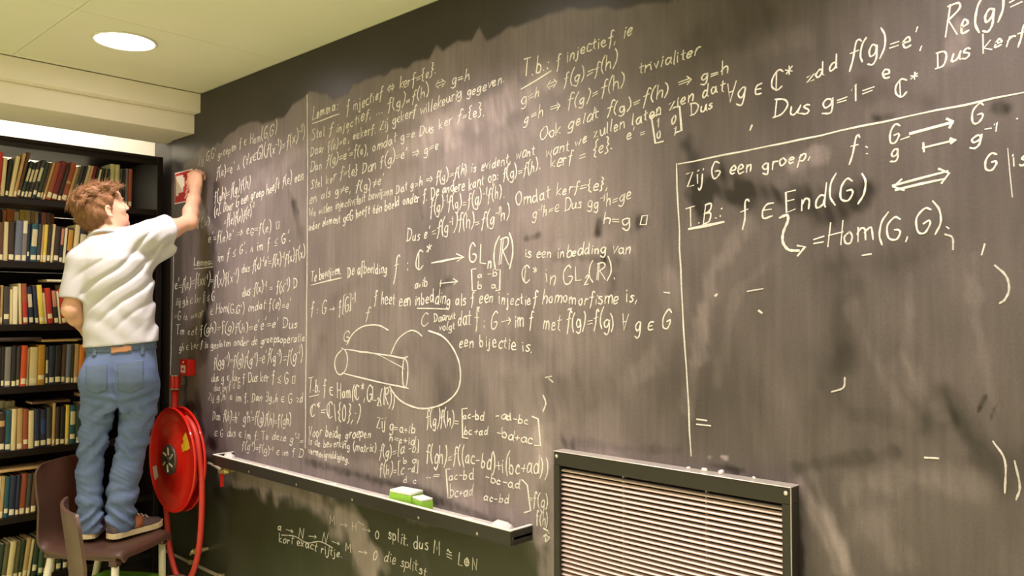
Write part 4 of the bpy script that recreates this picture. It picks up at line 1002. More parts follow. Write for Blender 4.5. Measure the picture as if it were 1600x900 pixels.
sp = obj('supply_pipe', tube(bmesh.new(), [(-.27, -.055, .395), (-.27, -.055, .02), (-.262, -.055, -.005), (-.24, -.055, -.02), (-.06, -.055, -.02)], .017, 14), M_reel, hr, True)
obj('pipe_cap', tube(bmesh.new(), [(-.27, -.055, .330), (-.27, -.055, .400)], .027, 16), M_reel, sp, False)
bm = bmesh.new()
for z in (.325, .397): lathe(bm, [(.020, 0), (.032, 0), (.032, .007), (.020, .007)], 24, Matrix.Translation((-.27, -.055, z)), True)
box(bm, -.276, -.264, -.03, -.0012, .345, .385, .001); 
obj('pipe_clamp', bm, mat('clamp_steel', srgb(170, 160, 145), .35, .85), sp)

# ---------------------------------------------------------------- pipework on the wall
M_pipe = mat('cream_painted_pipe', srgb(206, 192, 168), .45); M_brass = mat('brass_fitting', srgb(206, 186, 130), .35, .6)
wp = thing('wall_pipe', 'thin cream pipe running along the wall low under the blackboard', 'pipe', (-4.5, 0, .24))
obj('pipe_run', tube(bmesh.new(), [(.0, -.028, 0), (2.4, -.028, 0)], .0078, 12), M_pipe, wp, True)
bm = bmesh.new()
for x in (.30, .62, 1.3, 2.0):
    c = bmesh.new(); lathe(c, [(.0082, -.008), (.0125, -.008), (.0125, .008), (.0082, .008)], 16, Matrix.Translation((x, -.028, 0)) @ Matrix.Rotation(R(90), 4, 'Y'), True); box(c, x - .006, x + .006, -.016, -.0012, -.005, .005)
    obj('pipe_clip', c, M_brass, wp)
bm.free()
def fitting(name, x, z, label, red):
    t = thing(name, label, 'valve', (x, 0, z))
    bm = bmesh.new(); lathe(bm, [(0, .09), (.010, .09), (.012, .07), (.017, .066), (.017, .05), (.011, .046), (.009, .0013), (0, .0013)], 16, RXM); 
    obj('valve_body', bm, M_brass, t, True).data.set_sharp_from_angle(angle=R(40))
    obj('valve_outlet', tube(bmesh.new(), [(-.034, -.058, -.002), (.034, -.058, .002)], .0105, 12), M_brass, t, True)
    if red: obj('red_lever', bbox(-.006, .006, -.082, -.066, -.075, -.012, .003, 2), M_red, t, False, True)
    else: obj('valve_tap', tube(bmesh.new(), [(-.012, -.088, -.014), (.0, -.09, 0), (.02, -.088, .016)], .006, 8), M_brass, t, True)
    return t
fitting('drain_valve', -4.055, .335, 'small cream valve on the wall right of the hanging red hose', False)
v = fitting('ball_valve', -3.768, .782, 'brass ball valve with a red lever under the far end of the tray', True)
obj('feed_pipe', tube(bmesh.new(), [(-.034, -.058, -.002), (-.1, -.052, .005), (-.2, -.045, .01)], .0075, 10), M_pipe, v, True)

# ---------------------------------------------------------------- chairs
M_shell = mat('brown_plastic_shell', srgb(84, 58, 46), .42, var=.06, scale=20, bump=.05); M_cream = mat('cream_steel_tube', srgb(212, 206, 170), .35)
def chair(name_loc, rz, label, sc=1.0):
    t = thing('school_chair', label, 'chair', name_loc, rz, 'brown school chairs')
    # moulded shell swept along the profile (x forward, z up); station: x, z, half width
    prof = [(.222, .462, .175), (.214, .488, .190), (.18, .500, .200), (.08, .497, .205), (-.04, .494, .205), (-.13, .500, .203), (-.175, .516, .200), (-.200, .550, .198), (-.212, .62, .200), (-.222, .70, .204), (-.233, .78, .204), (-.240, .83, .196), (-.243, .862, .165)]
    P = catmull(prof, 4); nW = 14
    top = []; bm = bmesh.new(); th = .011
    for i, p in enumerate(P):
        a = P[max(i - 1, 0)]; b = P[min(i + 1, len(P) - 1)]
        tx, tz = b[0] - a[0], b[1] - a[1]; l = math.hypot(tx, tz); nx, nz_ = tz / l, -tx / l    # normal on the sitter's side
        back = min(1, max(0, (p[1] - .52) / .15))
        ra = []; rb = []
        for k in range(nW + 1):
            u = 2 * k / nW - 1
            y = u * p[2]; x = p[0] + back * .030 * u * u
            z = p[1] + (1 - back) * (-.010 * (1 - u * u) - .020 * max(0, abs(u) - .85) / .15)
            ra.append(bm.verts.new((x, y, z))); rb.append(bm.verts.new((x - nx * th, y, z - nz_ * th)))
        top.append((ra, rb))
    for (a, b), (c, d) in zip(top, top[1:]):
        for k in range(nW):
            bm.faces.new((a[k], a[k + 1], c[k + 1], c[k])); bm.faces.new((b[k + 1], b[k], d[k], d[k + 1]))
        bm.faces.new((a[0], c[0], d[0], b[0])); bm.faces.new((c[nW], a[nW], b[nW], d[nW]))
    for a, b in (top[0], top[-1]):
        for k in range(nW): bm.faces.new((a[k], b[k], b[k + 1], a[k + 1]))
    obj('chair_shell', bm, M_shell, t, True).data.set_sharp_from_angle(angle=R(60))
    bm = bmesh.new()                                            # moulded frame sockets under the seat
    for s in (-1, 1):
        box(bm, -.17, .19, s * .178 - .017, s * .178 + .017, .448, .474, .006, 2)
    box(bm, -.165, -.13, -.16, .16, .452, .474, .005, 2); box(bm, .15, .185, -.16, .16, .452, .474, .005, 2)
    for s in (-1, 1): box(bm, .155, .195, s * .178 - .020, s * .178 + .020, .425, .452, .006, 2)
    obj('seat_frame', bm, M_shell, t, False, True)
    for s in (-1, 1):
        l = obj('leg', tube(bmesh.new(), [(.175, s * .178, .447), (.180, s * .182, .02)], .0165, 14), M_cream, t, True)
        obj('foot_cap', tube(bmesh.new(), [(.180, s * .182, .021), (.180, s * .182, .0)], .018, 14), M_black, l)
        l = obj('leg', tube(bmesh.new(), [(-.145, s * .178, .449), (-.235, s * .188, .02)], .0165, 14), M_cream, t, True)
        obj('foot_cap', tube(bmesh.new(), [(-.2352, s * .188, .021), (-.2395, s * .188, .0)], .018, 14), M_black, l)
    return t
chair((-4.05, -.507, 0), math.atan2(.562, .831), 'brown plastic school chair with cream legs that the man is standing on')
chair((-3.150, -.728, 0), R(77.4), 'brown plastic school chair nearest the camera, its back in front of the man')
# green box under the chair
gb = thing('storage_box', 'bright green box with a flat lid standing under the chair the man is on', 'box', (-4.13, -.44, 0), R(34))
M_gbox = mat('green_plastic', srgb(120, 190, 50), .5)
obj('box_body', bbox(-.14, .14, -.13, .13, 0, .235, .01, 2), M_gbox, gb, False, True)
obj('box_lid', bbox(-.15, .15, -.14, .14, .2355, .262, .008, 2), M_gbox, gb, False, True)
# ---------------------------------------------------------------- the man: surfaces grown from distance fields
class Field:
    def __init__(self, lo, hi, h):
        self.lo = np.array(lo, float); self.h = h
        self.n = np.ceil((np.array(hi) - self.lo) / h).astype(int) + 1
        self.f = np.full(self.n, 1.0, np.float32)
        self.ax = [self.lo[i] + h * np.arange(self.n[i]) for i in range(3)]
    def sl(self, lo, hi, m):
        a = np.clip(np.floor((np.array(lo) - m - self.lo) / self.h).astype(int), 0, self.n)
        b = np.clip(np.ceil((np.array(hi) + m - self.lo) / self.h).astype(int) + 1, 0, self.n)
        s = tuple(slice(x, y) for x, y in zip(a, b))
        return s, np.meshgrid(*[self.ax[i][s[i]] for i in range(3)], indexing='ij')
    def union(self, fn, lo, hi, k=.02, m=.05):
        s, (x, y, z) = self.sl(lo, hi, m)
        if x.size == 0: return
        d = fn(x, y, z); f = self.f[s]
        g = np.maximum(k - np.abs(f - d), 0) / k
        self.f[s] = np.minimum(f, d) - g * g * k * .25
    def cut(self, fn, lo, hi, k=.004, m=.02):
        s, (x, y, z) = self.sl(lo, hi, m)
        if x.size == 0: return
        d = -fn(x, y, z); f = self.f[s]
        g = np.maximum(k - np.abs(f - d), 0) / k
        self.f[s] = np.maximum(f, d) + g * g * k * .25
    def cone(self, a, b, r1, r2, k=.02):
        a = np.array(a, float); b = np.array(b, float); r = max(r1, r2)
        self.union(lambda x, y, z: cone_d(x, y, z, a, b, r1, r2), np.minimum(a, b) - r, np.maximum(a, b) + r, k)
    def chain(self, pts, k=.015):
        for (p, r), (q, s) in zip(pts, pts[1:]): self.cone(p, q, r, s, k)
    def ell(self, c, rad, M=None, k=.02):
        c = np.array(c, float); rad = np.array(rad, float); r = rad.max()
        self.union(lambda x, y, z: ell_d(x, y, z, c, rad, M), c - r, c + r, k)
    def disp(self, fn):
        near = np.abs(self.f) < .06
        i = np.nonzero(near)
        self.f[i] += fn(self.ax[0][i[0]], self.ax[1][i[1]], self.ax[2][i[2]]).astype(np.float32)
    def mesh(self):
        f = self.f; ins = f < 0
        c = [(i, j, k) for i in (0, 1) for j in (0, 1) for k in (0, 1)]
        nx, ny, nz = f.shape
        cnt = np.zeros((nx - 1, ny - 1, nz - 1), np.uint8)
        for i, j, k in c: cnt += ins[i:nx - 1 + i, j:ny - 1 + j, k:nz - 1 + k]
        act = np.argwhere((cnt > 0) & (cnt < 8))
        vid = np.full(cnt.shape, -1, np.int64); vid[tuple(act.T)] = np.arange(len(act))
        vals = np.stack([f[act[:, 0] + i, act[:, 1] + j, act[:, 2] + k] for i, j, k in c], 1)
        acc = np.zeros((len(act), 3)); w = np.zeros(len(act)); cc = np.array(c, float)
        for a in range(8):
            for b in range(a + 1, 8):
                if np.abs(cc[a] - cc[b]).sum() != 1: continue
                va, vb = vals[:, a], vals[:, b]; x = (va < 0) != (vb < 0)
                t = np.where(x, va / np.where(x, va - vb, 1), 0)
                acc += x[:, None] * (cc[a] + t[:, None] * (cc[b] - cc[a])); w += x
        V = self.lo + self.h * (act + acc / w[:, None])
        F = []
        for ax in range(3):
            u, v = [(1, 2), (2, 0), (0, 1)][ax]
            sh = [slice(None)] * 3; sh[ax] = slice(0, -1); s2 = [slice(None)] * 3; s2[ax] = slice(1, None)
            e = np.argwhere(ins[tuple(sh)] != ins[tuple(s2)])
            e = e[(e[:, u] > 0) & (e[:, v] > 0) & (e[:, u] < f.shape[u] - 1) & (e[:, v] < f.shape[v] - 1)]
            pos = ins[tuple(e.T)]
            q = []
            for du, dv in ((-1, -1), (0, -1), (0, 0), (-1, 0)):
                p = e.copy(); p[:, u] += du; p[:, v] += dv; q.append(vid[tuple(p.T)])
            q = np.stack(q, 1); q[~pos] = q[~pos][:, ::-1]; F.append(q)
        return V, np.vstack(F)
def cone_d(x, y, z, a, b, r1, r2):
    v = b - a; L = v @ v + 1e-12
    h = np.clip(((x - a[0]) * v[0] + (y - a[1]) * v[1] + (z - a[2]) * v[2]) / L, 0, 1)
    return np.sqrt((x - a[0] - h * v[0]) ** 2 + (y - a[1] - h * v[1]) ** 2 + (z - a[2] - h * v[2]) ** 2) - (r1 + (r2 - r1) * h)
def ell_d(x, y, z, c, rad, M):
    p = np.stack([x - c[0], y - c[1], z - c[2]], -1)
    if M is not None: p = p @ M            # columns of M are the axes of the ellipsoid
    k0 = np.sqrt(((p / rad) ** 2).sum(-1)); k1 = np.sqrt(((p / rad ** 2) ** 2).sum(-1)) + 1e-9
    return k0 * (k0 - 1) / k1
def loft_d(st):
    s = np.array(st, float)     # z, cx, cy, a, b
    def fn(x, y, z):
        cx, cy, a, b = [np.interp(z, s[:, 0], s[:, i]) for i in (1, 2, 3, 4)]
        d = (np.sqrt(((x - cx) / a) ** 2 + ((y - cy) / b) ** 2) - 1) * np.minimum(a, b)
        return np.maximum(d, np.maximum(s[0, 0] - z, z - s[-1, 0]))
    return fn
def smooth_mesh(V, F, it=2, lam=.5):
    for _ in range(it):
        acc = np.zeros_like(V); n = np.zeros(len(V))
        for a, b in ((0, 1), (1, 2), (2, 3), (3, 0)):
            np.add.at(acc, F[:, a], V[F[:, b]]); np.add.at(acc, F[:, b], V[F[:, a]])
            np.add.at(n, F[:, a], 1); np.add.at(n, F[:, b], 1)
        V = V + lam * (acc / n[:, None] - V)
    return V
def field_obj(name, fl, m, parent, it=1):
    V, F = fl.mesh(); V = smooth_mesh(V, F, it)
    me = bpy.data.meshes.new(name); n = len(F)
    me.vertices.add(len(V)); me.vertices.foreach_set('co', V.ravel())
    me.loops.add(4 * n); me.loops.foreach_set('vertex_index', F.ravel())
    me.polygons.add(n); me.polygons.foreach_set('loop_start', np.arange(0, 4 * n, 4)); me.polygons.foreach_set('loop_total', np.full(n, 4))
    me.update(calc_edges=True); me.validate()
    return link(name, me, m, parent, True), V, F

# axes of the figure: x to his right, y the way his back is seen, z up
PX = Vector((.35573, .93459, 0)); SEAT = .4955
man = thing('person', 'man in pale T-shirt and blue jeans standing on a chair, writing on the blackboard', 'person', (-4.016, -.472, SEAT), math.atan2(PX.y, PX.x))
OZ = -.0055                           # the seat lies this much off the figure's own zero
M_skin = mat('skin', srgb(228, 176, 146), .5, var=.05, scale=25)
M_skin.node_tree.nodes['Principled BSDF'].inputs['Subsurface Weight'].default_value = .12
M_skin.node_tree.nodes['Principled BSDF'].inputs['Subsurface Radius'].default_value = (.012, .005, .003)
def V3(*p): return np.array(p, float)
# ----- head frame: he looks to his right and a little upwards
yaw = R(66); tl = R(19)
f0 = V3(math.sin(yaw), math.cos(yaw), 0); HR = V3(math.cos(yaw), -math.sin(yaw), 0)
HF = f0 * math.cos(tl) + V3(0, 0, math.sin(tl)); HU = np.cross(HR, HF)
HM = np.stack([HR, HF, HU], 1)
HC = V3(-.074, .012, 1.555)            # middle of the skull
def H(r, f, u): return HC + HR * r + HF * f + HU * u
SH_R = V3(.133, -.03, 1.415); EL_R = V3(.314, .088, 1.518); WR_R = V3(.350, .222, 1.690)
SH_L = V3(-.165, .0, 1.300); EL_L = V3(-.203, -.01, 1.075); WR_L = V3(-.138, .165, .965)
sk = Field((-.30, -.22, .02), (.47, .40, 1.87), .0046)
# trunk and legs (under the clothes)
sk.union(loft_d([(.62, .01, 0, .10, .08), (.74, .012, -.01, .145, .095), (.90, .01, 0, .132, .085), (1.06, -.002, .0, .128, .085), (1.22, -.015, 0, .145, .09), (1.34, -.02, 0, .13, .085), (1.42, -.04, 0, .07, .06)]), (-.2, -.15, .6), (.2, .15, 1.44), .03)
for s, hip, kn, an in ((-1, (-.070, .01, .74), (-.105, .035, .43), (-.108, .03, .09)), (1, (.092, 0, .74), (.066, .01, .43), (.020, .0, .09))):
    sk.cone(hip, kn, .062, .036, .03); sk.cone(kn, an, .036, .030, .03)
# neck
sk.cone((-.070, -.012, 1.40), H(0, -.030, -.075), .060, .056, .03)
sk.cone((-.070, .0, 1.40), H(0, .0, -.075), .056, .052, .03)
# head
sk.ell(H(0, -.022, .022), (.074, .094, .084), HM, .02)
sk.ell(H(0, .030, -.022), (.060, .062, .088), HM, .03)
sk.ell(H(0, .058, -.078), (.036, .032, .030), HM, .03)          # jaw
sk.ell(H(0, .081, -.098), (.019, .014, .014), HM, .018)         # chin
sk.ell(H(0, .069, .046), (.050, .020, .030), HM, .02)           # forehead
sk.cone(H(-.026, .083, .020), H(.026, .083, .020), .009, .009, .014)   # brow
sk.chain([(H(0, .090, .012), .0065), (H(0, .104, -.012), .0075), (H(0, .111, -.026), .0095)], .010)      # nose
for s in (-1, 1):
    sk.ell(H(s * .011, .098, -.029), (.007, .009, .006), HM, .006)
    sk.ell(H(s * .043, .062, -.022), (.017, .020, .018), HM, .02)              # cheek
    sk.cut(lambda x, y, z, s=s: ell_d(x, y, z, H(s * .031, .094, .004), V3(.014, .010, .008), HM), H(s * .031, .094, .004) - .02, H(s * .031, .094, .004) + .02, .008)
    # ear: rim, hollow and lobe
    e = H(s * .073, -.010, -.018)
    for k in range(9):
        a0, a1 = [R(-60 + 250 * q / 9) for q in (k, k + 1)]
        pp = [e + HF * (-.003 - .013 * math.sin(a) * .9 - .004) + HU * (.004 + .024 * -math.cos(a) * -1) * 1 + HR * s * .010 for a in (a0, a1)]
        sk.cone(pp[0], pp[1], .0048, .0048, .004)
    sk.ell(e + HR * s * .004 - HF * .006, (.006, .013, .022), HM, .006)
    sk.ell(e - HU * .024 + HF * .002 + HR * s * .004, (.006, .008, .009), HM, .006)
sk.cone(H(-.016, .092, -.056), H(.016, .092, -.056), .006, .006, .008)   # upper lip
sk.cone(H(-.014, .090, -.068), H(.014, .090, -.068), .0068, .0068, .008)  # lower lip
sk.cut(lambda x, y, z: cone_d(x, y, z, H(-.02, .100, -.062), H(.02, .100, -.062), .0022, .0022), H(0, .1, -.062) - .03, H(0, .1, -.062) + .03, .004)
# arms
sk.cone(V3(-.05, 0, 1.38), SH_R, .05, .05, .04); sk.cone(V3(-.08, 0, 1.36), SH_L, .06, .056, .04)
m1 = SH_R * .5 + EL_R * .5
sk.chain([(SH_R, .050), (m1 + V3(0, 0, .004), .044), (EL_R, .035)], .03)
f1 = EL_R * .68 + WR_R * .32
sk.chain([(EL_R, .034), (f1 + V3(-.004, 0, 0), .0345), (EL_R * .3 + WR_R * .7, .030), (WR_R, .0245)], .03)
sk.ell(EL_R + V3(.008, -.016, -.008), (.018, .018, .020), None, .025)
m2 = SH_L * .5 + EL_L * .5
sk.chain([(SH_L, .050), (m2, .043), (EL_L, .035)], .03)
f2 = EL_L * .68 + WR_L * .32
sk.chain([(EL_L, .035), (f2, .037), (WR_L, .026)], .03)
sk.ell(EL_L + V3(-.008, -.020, -.006), (.019, .019, .020), None, .025)
# right hand: fingers closed round the chalk and pointing into the board
def hand(W, ax, nrm, side, curl, sc=1.0, spread=.0):
    """W wrist, ax towards the knuckles, nrm out of the palm, side towards the thumb"""
    ax, nrm, side = [v / np.linalg.norm(v) for v in (ax, nrm, side)]
    M = np.stack([side, ax, nrm], 1)
    P = lambda s, a, n: W + (side * s + ax * a + nrm * n) * sc
    sk.ell(P(.0, .050, .0), (.040 * sc, .052 * sc, .0175 * sc), M, .012)
    sk.cone(W, P(0, .03, 0), .0255, .026 * sc, .02)
    tips = []
    for q, (s, L, r) in enumerate(((.029, .080, .0092), (.0095, .088, .0096), (-.0105, .082, .0092), (-.029, .066, .0082))):
        p = P(s, .090 - abs(s - .005) * .22, .002); a = 0.0; pts = [(P(s * .8, .055, 0), r), (p, r * 1.05)]
        for seg, (fr, bend) in enumerate(((.46, curl[0]), (.31, curl[1]), (.23, curl[2]))):
            a += bend + .06 * q
            d = ax * math.cos(a) + nrm * math.sin(a) + side * spread * (s / .03)
            p = p + d * L * fr * sc; pts.append((p, r * (.97 - .08 * seg)))
        sk.chain(pts, .006); tips.append(p)
    b = P(.026, .022, .004)
    th = [(b, .0135), (P(.046, .046, .016), .0115), (P(.048, .068, .036), .0105), (P(.036, .086, .050), .009)]
    sk.chain(th, .008)
    return tips, th[-1][0]
nb = V3(.93459, .35573, 0)                # into the board
hb = V3(-.35573, .93459, 0)               # along the board, away from the camera
tipsR, thR = hand(WR_R, V3(-.06, .05, 1.0), V3(.55, .83, .05), V3(-.83, .55, 0), (1.0, 1.2, .75), 1.06)
tipsL, thL = hand(WR_L, V3(.75, .55, -.35), V3(.35, -.75, -.2), V3(.2, .2, .9), (.25, .35, .3), .98)
body, bV, bF = field_obj('body', sk, M_skin, man, 1)
# eyes and brows
M_eye = mat('eye_white', srgb(236, 228, 220), .2); M_iris = mat('iris_dark', srgb(60, 44, 34), .2)
HMM = Matrix([list(HM[i]) for i in range(3)]).to_4x4()
for s in (-1, 1):
    c = H(s * .031, .0745, .003)
    e = obj('eye', lathe(bmesh.new(), [(.0108 * math.sin(math.pi * k / 12), -.0108 * math.cos(math.pi * k / 12)) for k in range(13)], 20, Matrix.Translation(c) @ HMM @ Matrix.Rotation(R(-90), 4, 'X')), M_eye, man, True)
    obj('iris', lathe(bmesh.new(), [(0, .0112), (.003, .0109), (.0055, .0096)], 16, Matrix.Translation(c) @ HMM @ Matrix.Rotation(R(-90), 4, 'X')), M_iris, e, True)
M_hair = mat('brown_hair', srgb(132, 94, 62), .55, var=.5, scale=60, stretch=(1, 1, .35), bump=.4, spec=.25)
for s in (-1, 1):
    obj('eyebrow', tube(bmesh.new(), [Vector(H(s * .014, .0925, .021)), Vector(H(s * .03, .091, .0265)), Vector(H(s * .044, .081, .021))], [.0022, .0036, .0016], 8), M_hair, man, True)
# hair: thick on top, swept to the front, short at the nape
ha = Field((-.235, -.14, 1.42), (.06, .17, 1.74), .0036)
ha.ell(H(0, -.028, .030), (.085, .104, .092), HM, .02)
ha.ell(H(0, -.060, -.010), (.078, .074, .086), HM, .03)
ha.ell(H(0, .030, .088), (.058, .052, .026), HM, .025)
hrn = random.Random(9)
for k in range(120):                                # locks
    u = hrn.uniform(-1, 1); g = hrn.uniform(-1.1, .8)
    th = g; pr = V3(.078 * math.sin(u * 1.35), .098 * math.sin(th) - .026, .086 * math.cos(th) * math.cos(u * .9) + .024)
    p = H(*pr); dr = V3(u * .25 + hrn.uniform(-.4, .4), 1.0 if pr[1] > -.07 else -.3, .15 if pr[1] > -.06 else -1.0); dr = HR * dr[0] + HF * dr[1] + HU * dr[2]; dr /= np.linalg.norm(dr)
    out = (p - HC) / np.linalg.norm(p - HC)
    L = hrn.uniform(.018, .04)
    ha.chain([(p - dr * L * .4, .008), (p + dr * L * .4 + out * .009, .0065), (p + dr * L + out * .009, .002)], .006)
# keep the face, the ears and the neck free
def face(x, y, z):
    p = np.stack([x, y, z], -1) - HC; r, f, u = p @ HR, p @ HF, p @ HU
    line = np.interp(u, [-.12, -.075, -.045, -.02, .01, .045, .07, .095, .13], [-.06, -.052, -.036, .000, .020, .048, .066, .086, .14])
    d1 = line - f                                      # in front of the hairline
    return np.minimum(-d1 * .8, 1) * -1 * -1 if False else d1
ha.cut(lambda x, y, z: face(x, y, z) * 1.0, (-.3, -.3, 1.3), (.2, .3, 1.8), .006)
ha.cut(lambda x, y, z: ((np.stack([x, y, z], -1) - HC) @ HU) + .088, (-.3, -.3, 1.3), (.2, .3, 1.6), .012)
for s in (-1, 1):
    ha.cut(lambda x, y, z, s=s: ell_d(x, y, z, H(s * .085, -.008, -.020), V3(.022, .022, .034), HM), H(s * .085, -.008, -.02) - .05, H(s * .085, -.008, -.02) + .05, .006)
ha.disp(lambda x, y, z: .0028 * np.sin(150 * (x * HR[0] + y * HR[1]) + 60 * z + 4 * np.sin(40 * y + 30 * z)) + .0016 * np.sin(310 * (x * HR[0] + y * HR[1]) - 80 * z))
hair, hV, hF = field_obj('hair', ha, M_hair, man, 1)
hn = np.cross(hV[hF[:, 2]] - hV[hF[:, 0]], hV[hF[:, 3]] - hV[hF[:, 1]]); hn /= np.linalg.norm(hn, axis=1)[:, None] + 1e-12
hc = hV[hF].mean(1); sv = []; sf = []
nrg = np.random.default_rng(4)
for q in nrg.choice(len(hc), 3200):                        # single strands lying over the locks
    p = hc[q]; n = hn[q]; rel = p - HC; f_, u_, r_ = rel @ HF, rel @ HU, rel @ HR
    if n @ (rel / np.linalg.norm(rel)) < .25: continue
    sgn = 1 if r_ > 0 else -1
    d = (HF * .9 + HR * sgn * .25 + HU * .1) if u_ > .06 else (-HU * .9 - HF * .35) if f_ < .01 else (-HF * .7 - HU * .5)
    d = d + nrg.normal(0, .38, 3); d = d - n * (d @ n); d /= np.linalg.norm(d) + 1e-9
    L = nrg.uniform(.014, .036) * (1.25 if u_ > .05 else .8); w_ = np.cross(n, d) * nrg.uniform(.0006, .0011); lift = nrg.uniform(.02, .24)
    b0 = len(sv)
    for k, tt in enumerate((0, .4, .75, 1)):
        c_ = p - n * .001 + d * L * tt + n * (L * lift * math.sin(tt * 2.2) * .8) - rel / np.linalg.norm(rel) * 0
        ww = w_ * (1, 1, .7, .12)[k]; th_ = n * .0008 * (1, 1, .7, .12)[k]
        sv += [c_ - ww, c_ + th_, c_ + ww]
    for k in range(3):
        a_ = b0 + 3 * k
        sf += [(a_, a_ + 1, a_ + 4, a_ + 3), (a_ + 1, a_ + 2, a_ + 5, a_ + 4), (a_ + 2, a_, a_ + 3, a_ + 5)]
st_ = pyobj('hair_strands', sv, sf, M_hair, hair); st_['kind'] = 'stuff'

# ----- T-shirt
M_shirt = mat('pale_grey_cotton', srgb(205, 203, 205), .9, var=.03, scale=300, bump=.05)
ts = Field((-.30, -.20, .86), (.30, .22, 1.56), .0048)
ts.union(loft_d([(.86, .012, .0, .168, .122), (.92, .012, .0, .166, .120), (1.02, .003, .0, .156, .112), (1.12, -.004, -.004, .153, .108), (1.22, -.015, -.008, .160, .110), (1.31, -.022, -.010, .160, .108), (1.37, -.028, -.008, .130, .092), (1.415, -.05, -.004, .080, .072), (1.452, -.06, 0, .060, .060)]), (-.2, -.16, .86), (.2, .16, 1.46), .04)
ts.chain([(V3(-.085, .0, 1.380), .066), (SH_L + V3(.005, -.004, .004), .062)], .03)
ts.chain([(V3(-.045, .0, 1.375), .062), (V3(.04, -.016, 1.395), .064), (SH_R + V3(0, -.004, .012), .074)], .04)
ax = (EL_R - SH_R) / np.linalg.norm(EL_R - SH_R); endR = SH_R + ax * .100
def sleeveR(x, y, z):
    d = cone_d(x, y, z, SH_R + V3(-.02, 0, .004), SH_R + ax * .22 + V3(0, 0, -.012), .072, .094)
    d = np.minimum(d, cone_d(x, y, z, V3(.10, -.02, 1.30), V3(.215, .02, 1.395), .055, .048))
    return np.maximum(d, (x - endR[0]) * ax[0] + (y - endR[1]) * ax[1] + (z - endR[2]) * ax[2] * .4)
ts.union(sleeveR, (-.0, -.2, 1.22), (.3, .2, 1.56), .03)
al = (EL_L - SH_L) / np.linalg.norm(EL_L - SH_L); endL = SH_L + al * .178
def sleeveL(x, y, z):
    d = cone_d(x, y, z, SH_L, EL_L, .062, .062)
    return np.maximum(d, (x - endL[0]) * al[0] + (y - endL[1]) * al[1] + (z - endL[2]) * al[2])
ts.union(sleeveL, (-.28, -.15, 1.05), (-.08, .15, 1.38), .025)
def folds(x, y, z):
    # drag lines running from the waist on his left up to the raised right arm
    q = -.75 * x + .66 * (z - 1.2)                 # across the folds
    al_ = .66 * x + .75 * (z - 1.2)                  # along them
    bk = np.clip((-y + .03) / .08, 0, 1)
    m = np.exp(-((q + .01) / .13) ** 2) * np.clip((al_ + .22) / .12, 0, 1) * np.clip((.33 - al_) / .10, 0, 1)
    wv = q + .012 * np.sin(9 * al_ + 1) + .006 * np.sin(23 * al_)
    rid = np.abs(np.sin(wv * 44 + .6 * np.sin(6 * al_)))
    d = (.017 * (1 - rid) ** 1.8 - .003) * m * bk
    d += .0045 * np.sin(wv * 26 + 2) * m * bk
    d += .0022 * np.sin(55 * z + 18 * x + 3 * np.sin(14 * x)) * np.exp(-((z - 1.0) / .12) ** 2)
    d += .003 * np.sin(70 * x - 25 * z) * np.exp(-((x + .2) / .05) ** 2) * np.exp(-((z - 1.18) / .08) ** 2)
    # folds of the right sleeve
    sx = np.clip((x - .10) / .06, 0, 1) * np.clip((1.46 - z) / .06, 0, 1)
    d += .006 * np.sin(95 * (x * .75 - (z - 1.35) * .5)) * sx
    return d
ts.disp(folds)
# collar opening, hem and sleeve openings
nk = V3(-.072, -.004, 1.452)
ts.cut(lambda x, y, z: z - (.897 + .085 * (x + .156)), (-.3, -.2, .8), (.3, .25, .95), .004)
ts.cut(lambda x, y, z: cone_d(x, y, z, endR + ax * .03, endR - ax * .022, .072, .056), endR - .13, endR + .13, .003)
ts.cut(lambda x, y, z: cone_d(x, y, z, endL + al * .02, endL - al * .03, .052, .050), endL - .1, endL + .1, .003)
field_obj('t_shirt', ts, M_shirt, man, 1)
# ribbed neckband following the neck
M_rib = mat('shirt_neckband', srgb(196, 194, 196), .9)
ring = [Vector((-.068 + .066 * math.cos(a), -.004 + .066 * math.sin(a), 1.418 + .006 * math.cos(a) - .026 * math.sin(a))) for a in [2 * math.pi * k / 40 for k in range(40)]]
obj('neckband', tube(bmesh.new(), ring, .0085, 8, closed=True), M_rib, man, True)

# ----- jeans
M_jean = mat('blue_denim', srgb(98, 116, 152), .85, var=.26, scale=16, bump=.25)
M_jean_seat = M_jean
je = Field((-.24, -.19, .03), (.24, .20, .97), .0050)
je.union(loft_d([(.60, .010, -.01, .115, .09), (.66, .012, -.014, .152, .108), (.74, .014, -.018, .160, .120), (.80, .013, -.014, .157, .118), (.87, .011, -.004, .151, .108), (.945, .010, .0, .148, .103)]), (-.2, -.16, .58), (.2, .16, .95), .03)
for c in ((-.090, -.050), (.060, -.060)): je.ell((c[0], c[1], .745), (.078, .070, .095), None, .04)
LEGS = {'L': [((-.070, .01, .70), .084), ((-.082, .015, .607), .076), ((-.098, .03, .47), .063), ((-.103, .035, .42), .059), ((-.114, .03, .31), .058), ((-.110, .028, .20), .057), ((-.102, .03, .10), .056), ((-.100, .03, .050), .058)],
        'R': [((.088, .0, .70), .090), ((.083, .0, .607), .083), ((.066, .005, .50), .074), ((.054, .01, .42), .069), ((.036, .005, .31), .068), ((.022, .0, .20), .063), ((.014, .0, .10), .060), ((.014, .0, .055), .062)]}
for L in LEGS.values(): je.chain([(V3(*p), r) for p, r in L], .03)
je.cut(lambda x, y, z: np.maximum(np.abs(x - np.maximum(.002 - .15 * (.62 - z), -.054)) - (.005 + .014 * np.exp(-((z - .42) / .12) ** 2)), z - .615), (-.12, -.2, .03), (.12, .2, .63), .02)
je.cut(lambda x, y, z: (.925 + .085 * (x + .15)) - z, (-.3, -.3, .8), (.3, .3, 1.0), .003)
